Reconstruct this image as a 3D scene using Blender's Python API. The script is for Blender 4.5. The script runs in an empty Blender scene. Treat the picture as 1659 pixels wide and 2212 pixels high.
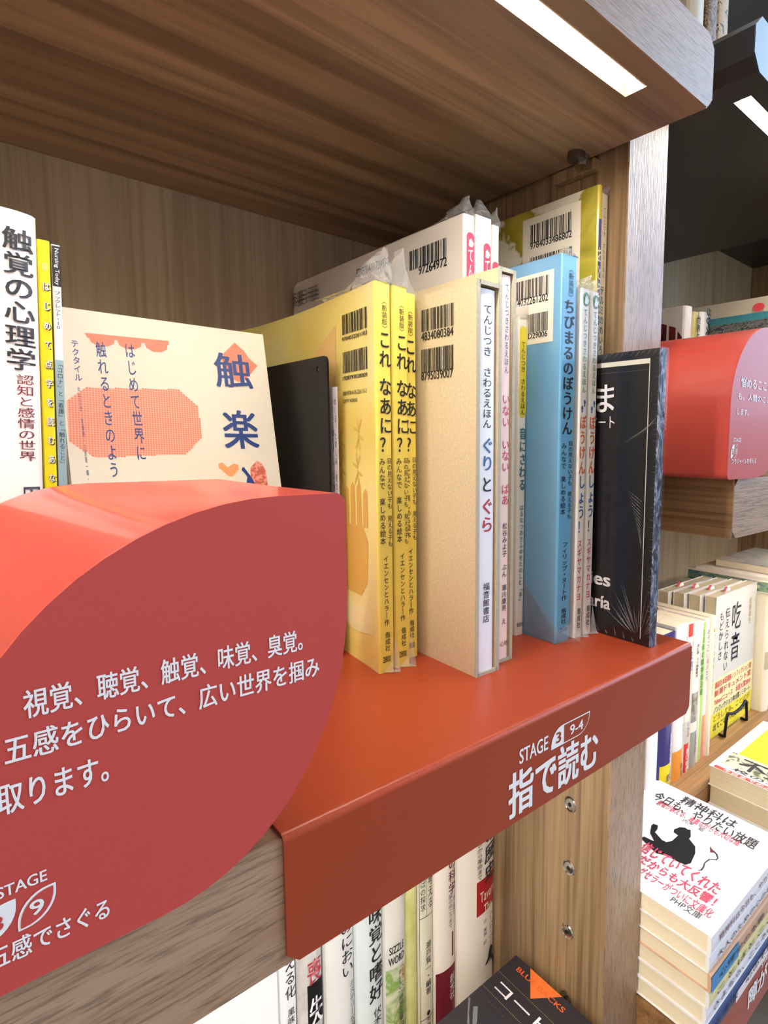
import bpy, bmesh, math, random
from mathutils import Matrix, Vector, Euler
random.seed(7)
PI = math.pi
C = bpy.context.scene.collection
SC = bpy.context.scene

# ---------------------------------------------------------------- camera, world, lights, exposure
R = ((0.7043439, -0.7097374, 0.0131348), (-0.0663202, -0.0842162, -0.994238), (0.706754, 0.6994144, -0.1063871))
cd = bpy.data.cameras.new('camera')
cam = bpy.data.objects.new('camera', cd)
C.objects.link(cam)
M = Matrix(((R[0][0], -R[1][0], -R[2][0], -0.070857), (R[0][1], -R[1][1], -R[2][1], -0.177593), (R[0][2], -R[1][2], -R[2][2], 0.128327), (0, 0, 0, 1)))
cam.matrix_world = M
cd.sensor_fit = 'VERTICAL'
cd.sensor_height = 24.0
cd.sensor_width = 24.0
cd.lens = 1245.88 / 2212 * 24.0
cd.shift_x = -(1132.889 - 829.5) / 2212
cd.shift_y = (1089.513 - 1106) / 2212
cd.clip_start = 0.005
SC.camera = cam

w = bpy.data.worlds.new('world'); SC.world = w; w.use_nodes = True
w.node_tree.nodes['Background'].inputs[0].default_value = (1.0, 0.95, 0.91, 1)
w.node_tree.nodes['Background'].inputs[1].default_value = 0.50

def area(name, loc, target, sx, sy, power, col):
    l = bpy.data.lights.new(name, 'AREA'); l.shape = 'RECTANGLE'; l.size = sx; l.size_y = sy; l.energy = power; l.color = col
    o = bpy.data.objects.new(name, l); C.objects.link(o); o.location = loc
    o.rotation_euler = (Vector(target) - Vector(loc)).to_track_quat('-Z', 'Y').to_euler()
    o['label'] = 'store light panel'; o['category'] = 'light'
    return o
# cool panel stretched low so right-hand faces mirror it, and a warm ceiling panel
area('store_light', (3.3, -1.7, 1.45), (0.3, 0.0, 0.15), 2.6, 2.4, 85, (0.44, 0.68, 1.0))
area('store_light', (-1.0, -2.2, 2.3), (0.0, 0.1, 0.0), 2.2, 1.4, 8, (1.0, 0.96, 0.92))

SC.view_settings.view_transform = 'Standard'
SC.view_settings.look = 'None'
SC.view_settings.gamma = 1.0
SC.view_settings.exposure = 0.50
SC.view_settings.use_curve_mapping = False
LED = 60.0

# ---------------------------------------------------------------- materials
def lin(c):
    return tuple((x / 12.92 if x <= 0.04045 else ((x + 0.055) / 1.055) ** 2.4) for x in (v / 255 for v in c)) + (1,)
MATS = {}
def flat(name, rgb, rough=0.5, spec=0.5, metal=0.0, noise=0.0, nscale=200.0, coat=0.0, emit=0.0):
    if name in MATS: return MATS[name]
    m = bpy.data.materials.new(name); m.use_nodes = True
    nt = m.node_tree; b = nt.nodes['Principled BSDF']
    col = lin(rgb)
    b.inputs['Base Color'].default_value = col
    b.inputs['Roughness'].default_value = rough
    b.inputs['Metallic'].default_value = metal
    b.inputs['Specular IOR Level'].default_value = spec
    b.inputs['Coat Weight'].default_value = coat
    b.inputs['Coat Roughness'].default_value = 0.08
    if emit:
        b.inputs['Emission Color'].default_value = col; b.inputs['Emission Strength'].default_value = emit
    if noise:
        tc = nt.nodes.new('ShaderNodeTexCoord'); n = nt.nodes.new('ShaderNodeTexNoise'); n.inputs['Scale'].default_value = nscale
        n.inputs['Detail'].default_value = 4
        r = nt.nodes.new('ShaderNodeValToRGB')
        r.color_ramp.elements[0].position = 0.3; r.color_ramp.elements[1].position = 0.7
        r.color_ramp.elements[0].color = tuple(max(0, c * (1 - noise)) for c in col[:3]) + (1,)
        r.color_ramp.elements[1].color = tuple(min(1, c * (1 + noise)) for c in col[:3]) + (1,)
        nt.links.new(tc.outputs['Object'], n.inputs['Vector']); nt.links.new(n.outputs['Fac'], r.inputs[0]); nt.links.new(r.outputs[0], b.inputs['Base Color'])
    MATS[name] = m
    return m

def blotch(name, cols, scale=18.0, rough=0.35, stretch=(1, 1, 1), dist=0.6, det=3, spec=0.5, interp='LINEAR'):
    """printed artwork: soft patches of several colours"""
    if name in MATS: return MATS[name]
    m = bpy.data.materials.new(name); m.use_nodes = True; nt = m.node_tree; b = nt.nodes['Principled BSDF']
    b.inputs['Roughness'].default_value = rough; b.inputs['Specular IOR Level'].default_value = spec
    tc = nt.nodes.new('ShaderNodeTexCoord'); mp = nt.nodes.new('ShaderNodeMapping'); mp.inputs['Scale'].default_value = stretch
    n = nt.nodes.new('ShaderNodeTexNoise'); n.inputs['Scale'].default_value = scale; n.inputs['Detail'].default_value = det; n.inputs['Distortion'].default_value = dist
    r = nt.nodes.new('ShaderNodeValToRGB'); r.color_ramp.interpolation = interp
    e = r.color_ramp.elements
    for i, (p, c) in enumerate(cols):
        if i < 2: e[i].position = p; e[i].color = lin(c)
        else:
            x = e.new(p); x.color = lin(c)
    L = nt.links.new
    L(tc.outputs['Object'], mp.inputs['Vector']); L(mp.outputs[0], n.inputs['Vector']); L(n.outputs['Fac'], r.inputs[0]); L(r.outputs[0], b.inputs['Base Color'])
    MATS[name] = m
    return m

def wood(name, dark, mid, light, axis='X', rough=0.42, across=26.0, streak=0.45, spec=0.5, bump=0.12, wav=0.6, fine=420.0, soft=0.62, pore=7.0):
    if name in MATS: return MATS[name]
    m = bpy.data.materials.new(name); m.use_nodes = True; nt = m.node_tree; b = nt.nodes['Principled BSDF']; L = nt.links.new
    b.inputs['Roughness'].default_value = rough; b.inputs['Specular IOR Level'].default_value = spec
    tc = nt.nodes.new('ShaderNodeTexCoord')
    def mapped(al, ac):
        mp = nt.nodes.new('ShaderNodeMapping')
        mp.inputs['Scale'].default_value = {'X': (al, ac, ac), 'Y': (ac, al, ac), 'Z': (ac, ac, al)}[axis]
        L(tc.outputs['Object'], mp.inputs['Vector']); return mp
    def noise(mp, det, dist, rg=0.55):
        n = nt.nodes.new('ShaderNodeTexNoise'); n.inputs['Scale'].default_value = 1.0; n.inputs['Detail'].default_value = det
        n.inputs['Distortion'].default_value = dist; n.inputs['Roughness'].default_value = rg
        L(mp.outputs[0], n.inputs['Vector']); return n
    n1 = noise(mapped(1.6, across), 3, wav)
    r1 = nt.nodes.new('ShaderNodeValToRGB'); e = r1.color_ramp.elements
    e[0].position = 0.30; e[0].color = lin(dark); e[1].position = 0.72; e[1].color = lin(light)
    x = e.new(0.5); x.color = lin(mid)
    L(n1.outputs['Fac'], r1.inputs[0])
    n2 = noise(mapped(pore, fine), 3, 0.1, 0.6)
    r2 = nt.nodes.new('ShaderNodeValToRGB'); e = r2.color_ramp.elements
    e[0].position = 0.33; e[0].color = (1 - streak, 1 - streak, 1 - streak, 1); e[1].position = 0.52; e[1].color = (1, 1, 1, 1)
    L(n2.outputs['Fac'], r2.inputs[0])
    n3 = noise(mapped(2.6, across * 4.2), 4, 0.5)
    r3 = nt.nodes.new('ShaderNodeValToRGB'); e = r3.color_ramp.elements
    e[0].position = 0.34; e[0].color = (soft, soft * .94, soft * .89, 1); e[1].position = 0.56; e[1].color = (1, 1, 1, 1)
    L(n3.outputs['Fac'], r3.inputs[0])
    def mul(a, c):
        k = nt.nodes.new('ShaderNodeMix'); k.data_type = 'RGBA'; k.blend_type = 'MULTIPLY'; k.inputs[0].default_value = 1.0
        L(a, k.inputs[6]); L(c, k.inputs[7]); return k.outputs[2]
    L(mul(mul(r1.outputs[0], r2.outputs[0]), r3.outputs[0]), b.inputs['Base Color'])
    bp = nt.nodes.new('ShaderNodeBump'); bp.inputs['Strength'].default_value = bump; bp.inputs['Distance'].default_value = 0.0006
    L(n2.outputs['Fac'], bp.inputs['Height']); L(bp.outputs[0], b.inputs['Normal'])
    MATS[name] = m
    return m

def pages(name='page_edges', a=(238, 226, 200), c=(205, 190, 160)):
    if name in MATS: return MATS[name]
    m = bpy.data.materials.new(name); m.use_nodes = True; nt = m.node_tree; b = nt.nodes['Principled BSDF']; b.inputs['Roughness'].default_value = 0.85
    tc = nt.nodes.new('ShaderNodeTexCoord'); mp = nt.nodes.new('ShaderNodeMapping'); mp.inputs['Scale'].default_value = (1500, 6, 6)
    n = nt.nodes.new('ShaderNodeTexNoise'); n.inputs['Scale'].default_value = 1; r = nt.nodes.new('ShaderNodeValToRGB')
    r.color_ramp.elements[0].position = 0.3; r.color_ramp.elements[0].color = lin(c); r.color_ramp.elements[1].position = 0.62; r.color_ramp.elements[1].color = lin(a)
    L = nt.links.new
    L(tc.outputs['Object'], mp.inputs['Vector']); L(mp.outputs[0], n.inputs['Vector']); L(n.outputs['Fac'], r.inputs[0]); L(r.outputs[0], b.inputs['Base Color'])
    MATS[name] = m
    return m

def film(name, crumple=0.5, gl=0.3, scale=60.0, tint=0.97, stretch=(1, 1, 1)):
    """thin clear plastic film"""
    if name in MATS: return MATS[name]
    m = bpy.data.materials.new(name); m.use_nodes = True; nt = m.node_tree; L = nt.links.new
    nt.nodes.remove(nt.nodes['Principled BSDF']); out = nt.nodes['Material Output']
    tr = nt.nodes.new('ShaderNodeBsdfTransparent'); tr.inputs[0].default_value = (tint, tint, tint, 1)
    g = nt.nodes.new('ShaderNodeBsdfGlossy'); g.inputs['Roughness'].default_value = 0.12
    mx = nt.nodes.new('ShaderNodeMixShader'); lw = nt.nodes.new('ShaderNodeLayerWeight'); lw.inputs['Blend'].default_value = gl
    tc = nt.nodes.new('ShaderNodeTexCoord'); mp = nt.nodes.new('ShaderNodeMapping'); mp.inputs['Scale'].default_value = stretch
    n = nt.nodes.new('ShaderNodeTexNoise'); n.inputs['Scale'].default_value = scale; n.inputs['Detail'].default_value = 3; n.inputs['Distortion'].default_value = 1.5
    bp = nt.nodes.new('ShaderNodeBump'); bp.inputs['Strength'].default_value = crumple; bp.inputs['Distance'].default_value = 0.004
    L(tc.outputs['Object'], mp.inputs['Vector']); L(mp.outputs[0], n.inputs['Vector']); L(n.outputs['Fac'], bp.inputs['Height'])
    L(bp.outputs[0], g.inputs['Normal']); L(bp.outputs[0], lw.inputs['Normal'])
    L(lw.outputs['Fresnel'], mx.inputs[0]); L(tr.outputs[0], mx.inputs[1]); L(g.outputs[0], mx.inputs[2]); L(mx.outputs[0], out.inputs['Surface'])
    MATS[name] = m
    return m

INK = dict(ink=(38, 38, 44), blue=(58, 104, 164), red=(178, 50, 66), pinkred=(205, 62, 92), yellow=(226, 206, 60), teal=(38, 112, 132), green=(92, 150, 108),
           orange=(226, 104, 50), cream=(240, 230, 205), paper=(246, 244, 246), paperd=(226, 214, 110), maroon=(112, 24, 44), bluei=(28, 60, 128), navy=(44, 40, 110),
           dgreen=(70, 140, 40), goldd=(160, 130, 60))
def ink(n): return flat('ink_' + n, INK[n], rough=0.45)

# ---------------------------------------------------------------- mesh helpers
def mesh_obj(name, verts, faces, mat, parent=None, smooth=False, mats=None, fm=None, bevel=0.0):
    me = bpy.data.meshes.new(name); me.from_pydata([tuple(v) for v in verts], [], faces)
    for m in (mats or [mat]): me.materials.append(m)
    if fm:
        for p, i in zip(me.polygons, fm): p.material_index = i
    bm = bmesh.new(); bm.from_mesh(me)
    if bevel:
        bmesh.ops.bevel(bm, geom=[e for e in bm.edges if e.is_manifold and e.calc_face_angle(0) > 0.6], offset=bevel, segments=2, affect='EDGES', profile=0.5)
    bmesh.ops.recalc_face_normals(bm, faces=bm.faces); bm.to_mesh(me); bm.free()
    if smooth:
        for p in me.polygons: p.use_smooth = True
    o = bpy.data.objects.new(name, me); C.objects.link(o)
    if parent: o.parent = parent
    return o
def box_vf(x0, x1, y0, y1, z0, z1):
    v = [(x, y, z) for z in (z0, z1) for y in (y0, y1) for x in (x0, x1)]
    f = [(0, 1, 3, 2), (4, 6, 7, 5), (0, 4, 5, 1), (2, 3, 7, 6), (0, 2, 6, 4), (1, 5, 7, 3)]
    return v, f
def box(name, x0, x1, y0, y1, z0, z1, mat, parent=None, bevel=0.0):
    v, f = box_vf(x0, x1, y0, y1, z0, z1)
    return mesh_obj(name, v, f, mat, parent, bevel=bevel)
def join_vf(parts):
    V, F = [], []
    for v, f in parts:
        k = len(V); V += list(v); F += [tuple(i + k for i in q) for q in f]
    return V, F
def prism(pts, a0, a1, axis):
    """closed outline pts (2D) swept along axis; axis 'X': pts=(y,z), 'Y': pts=(x,z), 'Z': pts=(x,y)"""
    n = len(pts)
    def P(p, a): return {'X': (a, p[0], p[1]), 'Y': (p[0], a, p[1]), 'Z': (p[0], p[1], a)}[axis]
    V = [P(p, a0) for p in pts] + [P(p, a1) for p in pts]
    F = [tuple(range(n)), tuple(range(2 * n - 1, n - 1, -1))] + [(i, (i + 1) % n, n + (i + 1) % n, n + i) for i in range(n)]
    return V, F
def empty(name, loc, label=None, cat=None, group=None, kind=None, rot=None):
    o = bpy.data.objects.new(name, None); C.objects.link(o); o.location = loc; o.empty_display_size = 0.01
    if rot: o.rotation_euler = rot
    tag(o, label, cat, group, kind)
    return o
def tag(o, label=None, cat=None, group=None, kind=None):
    if label: o['label'] = label
    if cat: o['category'] = cat
    if group: o['group'] = group
    if kind: o['kind'] = kind
    return o
def copy_tree(o, parent=None):
    c = o.copy(); C.objects.link(c); c.parent = parent
    for ch in list(o.children): copy_tree(ch, c)
    return c

# ---------------------------------------------------------------- lettering (built-in font, turned into flat meshes)
QUEUE = []
VERT = {'ー': '丨', '「': '﹁', '」': '﹂'}
def letters(parent, text, O, U, V, mat, vertical=False, bold=0, bulge=None, name='lettering'):
    """queue text to be fitted in the parallelogram O, O+U, O+V of the parent's own space"""
    QUEUE.append((parent, text, Vector(O), Vector(U), Vector(V), mat, vertical, bold, bulge, name))
def flush_letters():
    objs = []
    for q in QUEUE:
        c = bpy.data.curves.new('t', 'FONT'); s = q[1]
        if q[6]: s = '\n'.join(VERT.get(ch, ch) for ch in s); c.space_line = 1.02
        c.body = s; c.align_x = 'CENTER'; c.resolution_u = 3; c.offset = (0.004, 0.0, 0.0)[q[7]]
        o = bpy.data.objects.new('t', c); C.objects.link(o); objs.append(o)
    dg = bpy.context.evaluated_depsgraph_get()
    for q, o in zip(QUEUE, objs):
        parent, text, O, U, V, mat, vertical, bold, bulge, name = q
        me = bpy.data.meshes.new_from_object(o.evaluated_get(dg))
        xs = [v.co.x for v in me.vertices]; ys = [v.co.y for v in me.vertices]
        x0, x1, y0, y1 = min(xs), max(xs), min(ys), max(ys)
        if vertical:
            half = max(0.46, 0.0)
            cx = 0.0
            if x1 - x0 < 0.75: x0, x1 = -0.42 - 0.0, 0.42
        if not vertical and len(text) == 1: x0, x1, y0, y1 = min(x0, 0), x1, y0, y1
        if bold:      # heavier weight: the same glyphs struck again, slightly shifted
            d = (0, .016, .028)[bold]; bm = bmesh.new()
            for kk, (sx, sy) in enumerate(((0, 0), (-d, -d * .5), (d, d * .5), (-d, d * .5), (d, -d * .5))):
                n0 = len(bm.verts); bm.from_mesh(me); bm.verts.ensure_lookup_table()
                for v in bm.verts[n0:]: v.co.x += sx; v.co.y += sy; v.co.z = kk * 1.8e-5
            bm.to_mesh(me); bm.free()
        N = U.cross(V).normalized()
        for v in me.vertices:
            a = (v.co.x - x0) / (x1 - x0); b = (v.co.y - y0) / (y1 - y0)
            p = O + U * a + V * b + N * v.co.z
            if bulge: p.y += bulge(p.x)
            v.co = p
        me.materials.clear(); me.materials.append(ink(mat) if isinstance(mat, str) else mat)
        me.name = name
        t = bpy.data.objects.new(name, me); C.objects.link(t); t.parent = parent
    for o in objs:
        c = o.data; bpy.data.objects.remove(o); bpy.data.curves.remove(c)
    QUEUE.clear()
def flatpoly(parent, pts, O, U, V, mat, name='emblem'):
    """polygon given in (a, b) metres along unit vectors U, V from O"""
    O, U, V = Vector(O), Vector(U), Vector(V)
    bm = bmesh.new(); vs = [bm.verts.new(O + U * a + V * b) for a, b in pts]; f = bm.faces.new(vs)
    bmesh.ops.triangulate(bm, faces=[f]); me = bpy.data.meshes.new(name); bm.to_mesh(me); bm.free()
    me.materials.append(ink(mat) if isinstance(mat, str) else mat)
    o = bpy.data.objects.new(name, me); C.objects.link(o); o.parent = parent
    return o
def ell(cx, cy, rx, ry, n=20, a0=0.0, a1=2 * PI): return [(cx + rx * math.cos(a0 + (a1 - a0) * i / n), cy + ry * math.sin(a0 + (a1 - a0) * i / n)) for i in range(n if abs(a1 - a0 - 2 * PI) < 1e-6 else n + 1)]
def rrect(x0, x1, y0, y1, tl=0, tr=0, br=0, bl=0, n=6):
    """rounded rectangle, counter-clockwise; each radius a number or (rx, ry)"""
    P = []
    for (cx, cy, r, a, sx, sy) in ((x1, y1, tr, 0, -1, -1), (x0, y1, tl, 90, 1, -1), (x0, y0, bl, 180, 1, 1), (x1, y0, br, 270, -1, 1)):
        rx, ry = r if isinstance(r, tuple) else (r, r)
        if rx <= 0: P.append((cx, cy)); continue
        for i in range(n + 1):
            t = math.radians(a + 90 * i / n); P.append((cx + sx * rx + rx * math.cos(t), cy + sy * ry + ry * math.sin(t)))
    return P
HAND = [(-.32, -.5), (.22, -.5), (.42, -.2), (.5, .05), (.4, .1), (.27, -.08), (.3, .3), (.22, .33), (.14, .02), (.12, .45), (.02, .48), (-.02, .05), (-.08, .46), (-.18, .44), (-.16, .02), (-.28, .32), (-.37, .28), (-.3, -.05), (-.42, -.25)]
def hand(parent, cx, cz, w, h, y, mat, name='emblem'):
    flatpoly(parent, [(cx + a * w, cz + b * h) for a, b in HAND], (0, y, 0), (1, 0, 0), (0, 0, 1), mat, name)
def barcode(parent, O, U, V, mat='ink', n=30, seed=0):
    rnd = random.Random(seed); O, U, V = Vector(O), Vector(U), Vector(V); Vs, F = [], []
    ws = [rnd.choice((1, 1, 2, 3)) for _ in range(2 * n - 1)]; tot = sum(ws); a = 0
    for i, q in enumerate(ws):
        if i % 2 == 0:
            k = len(Vs); s, e = a / tot, (a + q) / tot
            Vs += [O + U * s, O + U * e, O + U * e + V, O + U * s + V]; F.append((k, k + 1, k + 2, k + 3))
        a += q
    o = mesh_obj('barcode', Vs, F, ink(mat), parent)
    return o

# ---------------------------------------------------------------- book builder
BOOKS = {}
PG = pages()
def spine_y(w, b):
    return (lambda x: -b * (1 - min(1, abs(2 * x / w - 1)) ** 2.4)) if b else (lambda x: 0.0)
def book(key, name, label, x0, x1, y, z0, h, depth, mat, group=None, hard=False, b=0.0, lean=0.0, t=None, cat='book', spine_mat=None, pg=None, root=None, taper=None, board=0.0):
    """stands spine forward (-Y); local origin at the front left foot of the spine"""
    w = x1 - x0
    r = root or empty(name, (x0, y, z0), label, cat, group, rot=(0, math.atan(lean), 0) if lean else None)
    t = t or (0.0018 if hard else 0.0006)
    sy = spine_y(w, b); n = 12 if b else 1
    c = min(0.0012, w * 0.15)
    spine = [(0, c)] + ([(c * .3, c * .25)] if not b else []) + [(c + (w - 2 * c) * i / n, sy(c + (w - 2 * c) * i / n)) for i in range(n + 1)] + ([(w - c * .3, c * .25)] if not b else []) + [(w, c)]
    outer = [(0, depth)] + spine + [(w, depth)]
    inner = [(w - t, depth), (w - t, t + c), (t, t + c), (t, depth)]
    if board:      # rigid boards with rounded outer corners
        for xa in (0, w - t):
            V, F = prism(rrect(c, depth, 0, h, 0, board, board, 0), xa, xa + t, 'X'); mesh_obj('cover', V, F, mat, r)
        V, F = prism([(0, c), (c * .3, c * .25), (c, 0), (w - c, 0), (w - c * .3, c * .25), (w, c)], 0, h, 'Z'); mesh_obj('spine', V, F, spine_mat or mat, r)
        V, F = prism(rrect(c + .0002, depth - .0004, .0003, h - .0003, 0, board, board, 0), t + .0001, w - t - .0001, 'X'); mesh_obj('page_block', V, F, pg or PG, r)
        BOOKS[key] = dict(root=r, w=w, h=h, x=x0, y=y, z=z0, bulge=None, b=0); return r
    if taper:      # soft bag book: both covers bow to one side behind the thick spine
        L = [(fx_, yy) for yy, fx_ in taper if yy > .002]; Rr = [(w + fx_ * .36, yy) for yy, fx_ in taper if yy > .002]
        outer = L[::-1] + spine + Rr; inner = [(x - t, yy) for x, yy in Rr[::-1]] + [(w - t, t + c), (t, t + c)] + [(x + t, yy) for x, yy in L]
        V, F = prism([(x - t - .0001, min(yy, depth - .0006)) for x, yy in Rr[::-1]] + [(w - t - .0001, t + c + .0001), (t + .0001, t + c + .0001)] + [(x + t + .0001, min(yy, depth - .0006)) for x, yy in L], .0002, h - .0002, 'Z')
        mesh_obj('page_block', V, F, pg or PG, r)
    V, F = prism(outer + inner, 0, h, 'Z')
    fm = None
    if spine_mat:
        no = len(outer); k0 = (len(taper) - 1 if taper else 1); fm = [0, 0] + [1 if k0 <= i < k0 + len(spine) - 1 else 0 for i in range(len(outer) + len(inner))]
        mesh_obj('cover', V, F, None, r, mats=[mat, spine_mat], fm=fm)
    else: mesh_obj('cover', V, F, mat, r)
    ins = 0.003 if hard else 0.0002
    if not taper: box('page_block', t + 0.0001, w - t - 0.0001, t + c + 0.0001, depth - (0.003 if hard else 0.0004), ins, h - ins, pg or PG, r)
    BOOKS[key] = dict(root=r, w=w, h=h, x=x0, y=y, z=z0, taper=taper, bulge=(lambda x, sy=sy: sy(x)) if b else None, b=b)
    return r
def band(key, z0, z1, mat, x0=0.0, x1=None, name='printed_band', eps=0.00015):
    """a flat printed block on the spine, following its curve"""
    B = BOOKS[key]; w = B['w']; x1 = w if x1 is None else x1; sy = spine_y(w, B['b']); n = 12 if B['b'] else 1
    c = (min(0.0012, w * 0.15) if x0 == 0 or x1 == w else 0) if B['b'] else .00005
    a0, a1 = max(x0, c), min(x1, w - c)
    V = []; F = []
    for i in range(n + 1):
        x = a0 + (a1 - a0) * i / n; V += [(x, sy(x) - eps, z0), (x, sy(x) - eps, z1)]
    for i in range(n): F.append((2 * i, 2 * i + 2, 2 * i + 3, 2 * i + 1))
    mesh_obj(name, V, F, ink(mat) if isinstance(mat, str) else mat, B['root'])
def spine_texts(keys, eps=0.0003):
    for e in SPINE_TEXT:
        k, s, a, b_, z0, z1, mat = e[:7]; o = e[7] if len(e) > 7 else {}
        if k not in keys: continue
        B = BOOKS[k]; r = B['root']; a, b_, z0, z1 = a / 1e3, b_ / 1e3, z0 / 1e3, z1 / 1e3
        w, hh, cx, cz = b_ - a, z1 - z0, (a + b_) / 2, (z0 + z1) / 2; X, Z = (1, 0, 0), (0, 0, 1)
        if s == 'HAND': hand(r, cx, cz, w, hh, -eps, 'ink'); hand(r, cx, cz, w * .78, hh * .84, -eps * 1.6, 'paper')
        elif s == 'HAND2':
            flatpoly(r, ell(cx, cz, w / 2, hh / 2), (0, -eps, 0), X, Z, 'green'); hand(r, cx, cz, w * .75, hh * .7, -eps * 1.6, 'paper')
        elif s == 'HANDO': hand(r, cx, cz, w, hh, -eps * 1.6, 'paper')
        elif s in ('LOZ', 'PILL'):
            flatpoly(r, rrect(a, b_, z0, z1, w / 2, w / 2, w / 2 if s == 'PILL' else 0, w / 2 if s == 'PILL' else 0), (0, -eps * .6, 0), X, Z, mat)
        elif s == 'FOOT':
            for q in (-1, 1):
                flatpoly(r, ell(cx + q * w * .25, cz + q * hh * .22 + hh * .08, w * .2, hh * .17, 14), (0, -eps, 0), X, Z, 'blue')
                flatpoly(r, ell(cx + q * w * .25, cz + q * hh * .22 - hh * .17, w * .13, hh * .08, 12), (0, -eps, 0), X, Z, 'blue')
        elif s == 'DOT': flatpoly(r, ell(cx, cz, w / 2, hh / 2), (0, -eps, 0), X, Z, 'paperd')
        else:
            v = not o.get('h') and not o.get('rot')
            ee = eps * (1.7 if k in ('oto', 'tenA', 'l2', 'l8', 'l9', 'navy', 'org', 'red', 'pink', 'green', 'nur') else 1)
            if o.get('sh'): letters(r, s, (a + .0004, -ee * .8, z0 - .0004), (w, 0, 0), (0, 0, hh), 'ink', v, 1, B['bulge'])
            if o.get('rot'): letters(r, s, (a, -ee, z1), (0, 0, -hh), (w, 0, 0), mat, False, o.get('b', 0), B['bulge'])
            else: letters(r, s, (a, -ee, z0), (w, 0, 0), (0, 0, hh), mat, v, o.get('b', 0), B['bulge'])
def fxy(T, y):
    if not T: return 0.0
    for (a, p), (b, q) in zip(T, T[1:]):
        if y <= b: return p + (q - p) * (y - a) / (b - a)
    return T[-1][1]
def cover_texts(keys):
    """print on the left cover (the face towards -X) of standing books"""
    sd = 0
    for e in PLANE_TEXT:
        k, s, u0, u1, v0, v1, mat = e[:7]; o = e[7] if len(e) > 7 else {}
        if k not in keys: continue
        sd += 1
        B = BOOKS[k]; r = B['root']; u0, u1, v0, v1 = u0 / 1e3 - B['y'], u1 / 1e3 - B['y'], v0 / 1e3 - B['z'], v1 / 1e3 - B['z']
        xa = fxy(B.get('taper'), u0); xb = fxy(B.get('taper'), u1)
        O, U, V = (xa - 0.0003, u0, v0), (xb - xa, u1 - u0, 0), (0, 0, v1 - v0)
        if s == 'BAR': barcode(r, O, U, V, seed=sd)
        elif s == 'PATCH': mesh_obj('printed_band', [(-.00015, u0, v0), (-.00015, u1, v0), (-.00015, u1, v1), (-.00015, u0, v1)], [(0, 1, 2, 3)], flat('cover_patch', (240, 232, 214), .4), r)
        else: letters(r, s, O, U, V, mat, False, o.get('b', 0))
def sleeve(root, w, depth, h, mat, top=0.012, foot=True, seed=1, ext=0.0, L=0.12, side=True):
    """clear bag: thin skin around the book, crumpled fin over its top edge and a folded corner at the foot"""
    rnd = random.Random(seed); g = 0.0006
    V, F = [], []
    def quad(a, b, c, d): k = len(V); V.extend((a, b, c, d)); F.append((k, k + 1, k + 2, k + 3))
    if side: quad((-g, -g, 0), (-g, depth, 0), (-g, depth, h + g), (-g, -g, h + g))
    quad((-g, -g, 0), (w + g + ext, -g, 0), (w + g + ext, -g, h + g), (-g, -g, h + g))
    mesh_obj('plastic_bag', V, F, mat, root)
    V, F = [], []; n = 14; L = min(depth, L); cols = [[], []]
    for s_ in (0, 1):
        for j in range(4):
            for i in range(n + 1):
                f = i / n; y = -g + L * f ** 1.5; tall = top * max(0.12, (1 - 1.5 * f)) * (0.85 + 0.3 * rnd.random())
                xx = (-g if s_ == 0 else w + g); k = j / 3
                V.append((xx * (1 - k) + (w * (.5 + .35 * math.sin(7 * f + seed))) * k + (rnd.random() - .5) * .0022 * (j > 0), y - .0012 * k * (i == 0) + (rnd.random() - .5) * .003 * (j > 0 and i > 0), h + tall * k))
    for s_ in (0, 1):
        b0 = s_ * 4 * (n + 1)
        for j in range(3):
            for i in range(n): k = b0 + j * (n + 1) + i; F.append((k, k + 1, k + n + 2)); F.append((k, k + n + 2, k + n + 1))
    k1 = 4 * (n + 1)
    for j in range(3): F.append((j * (n + 1), k1 + j * (n + 1), k1 + (j + 1) * (n + 1), (j + 1) * (n + 1)))
    mesh_obj('plastic_fold', V, F, CRUMPLE(), root)
    if foot:
        V = [(0.2 * w, -g, .0006), (w, -g, .0006), (w * 1.0, -.0065, .0008), (w * 1.1, -.004, .004), (w * 1.05, -g, .02), (w * .75, -.001, .006)]
        mesh_obj('plastic_fold', V, [(0, 1, 2), (1, 3, 2), (1, 4, 3), (0, 2, 5), (2, 3, 5), (3, 4, 5)], CRUMPLE(), root)
def CRUMPLE():
    if 'crumpled' in MATS: return MATS['crumpled']
    m = film('crumpled', .35, .12, 130, .96); nt = m.node_tree
    d = nt.nodes.new('ShaderNodeBsdfDiffuse'); d.inputs[0].default_value = (.95, .95, .95, 1)  # white mixed in to stand for the highlights on crumpled film
    mx = [n for n in nt.nodes if n.type == 'MIX_SHADER'][0]; m2 = nt.nodes.new('ShaderNodeMixShader'); m2.inputs[0].default_value = .11
    nt.links.new(mx.outputs[0], m2.inputs[1]); nt.links.new(d.outputs[0], m2.inputs[2]); nt.links.new(m2.outputs[0], nt.nodes['Material Output'].inputs['Surface'])
    return m
def slip(root, x, y, z, h=0.006, w=0.007):
    """order slip: red and white half-round paper tab between the pages"""
    pts = ell(0, 0, w / 2, h, 8, 0, PI)
    V, F = prism([(y + a, z + b) for a, b in pts], x, x + .0006, 'X')
    mesh_obj('order_slip', V, F, flat('slip_red', (206, 62, 70), .6), root)
    V, F = prism([(y - w * .8 + a * .9, z + b * .9) for a, b in pts], x + .0008, x + .0012, 'X')
    mesh_obj('order_slip', V, F, flat('slip_white', (245, 240, 235), .6), root)

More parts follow.
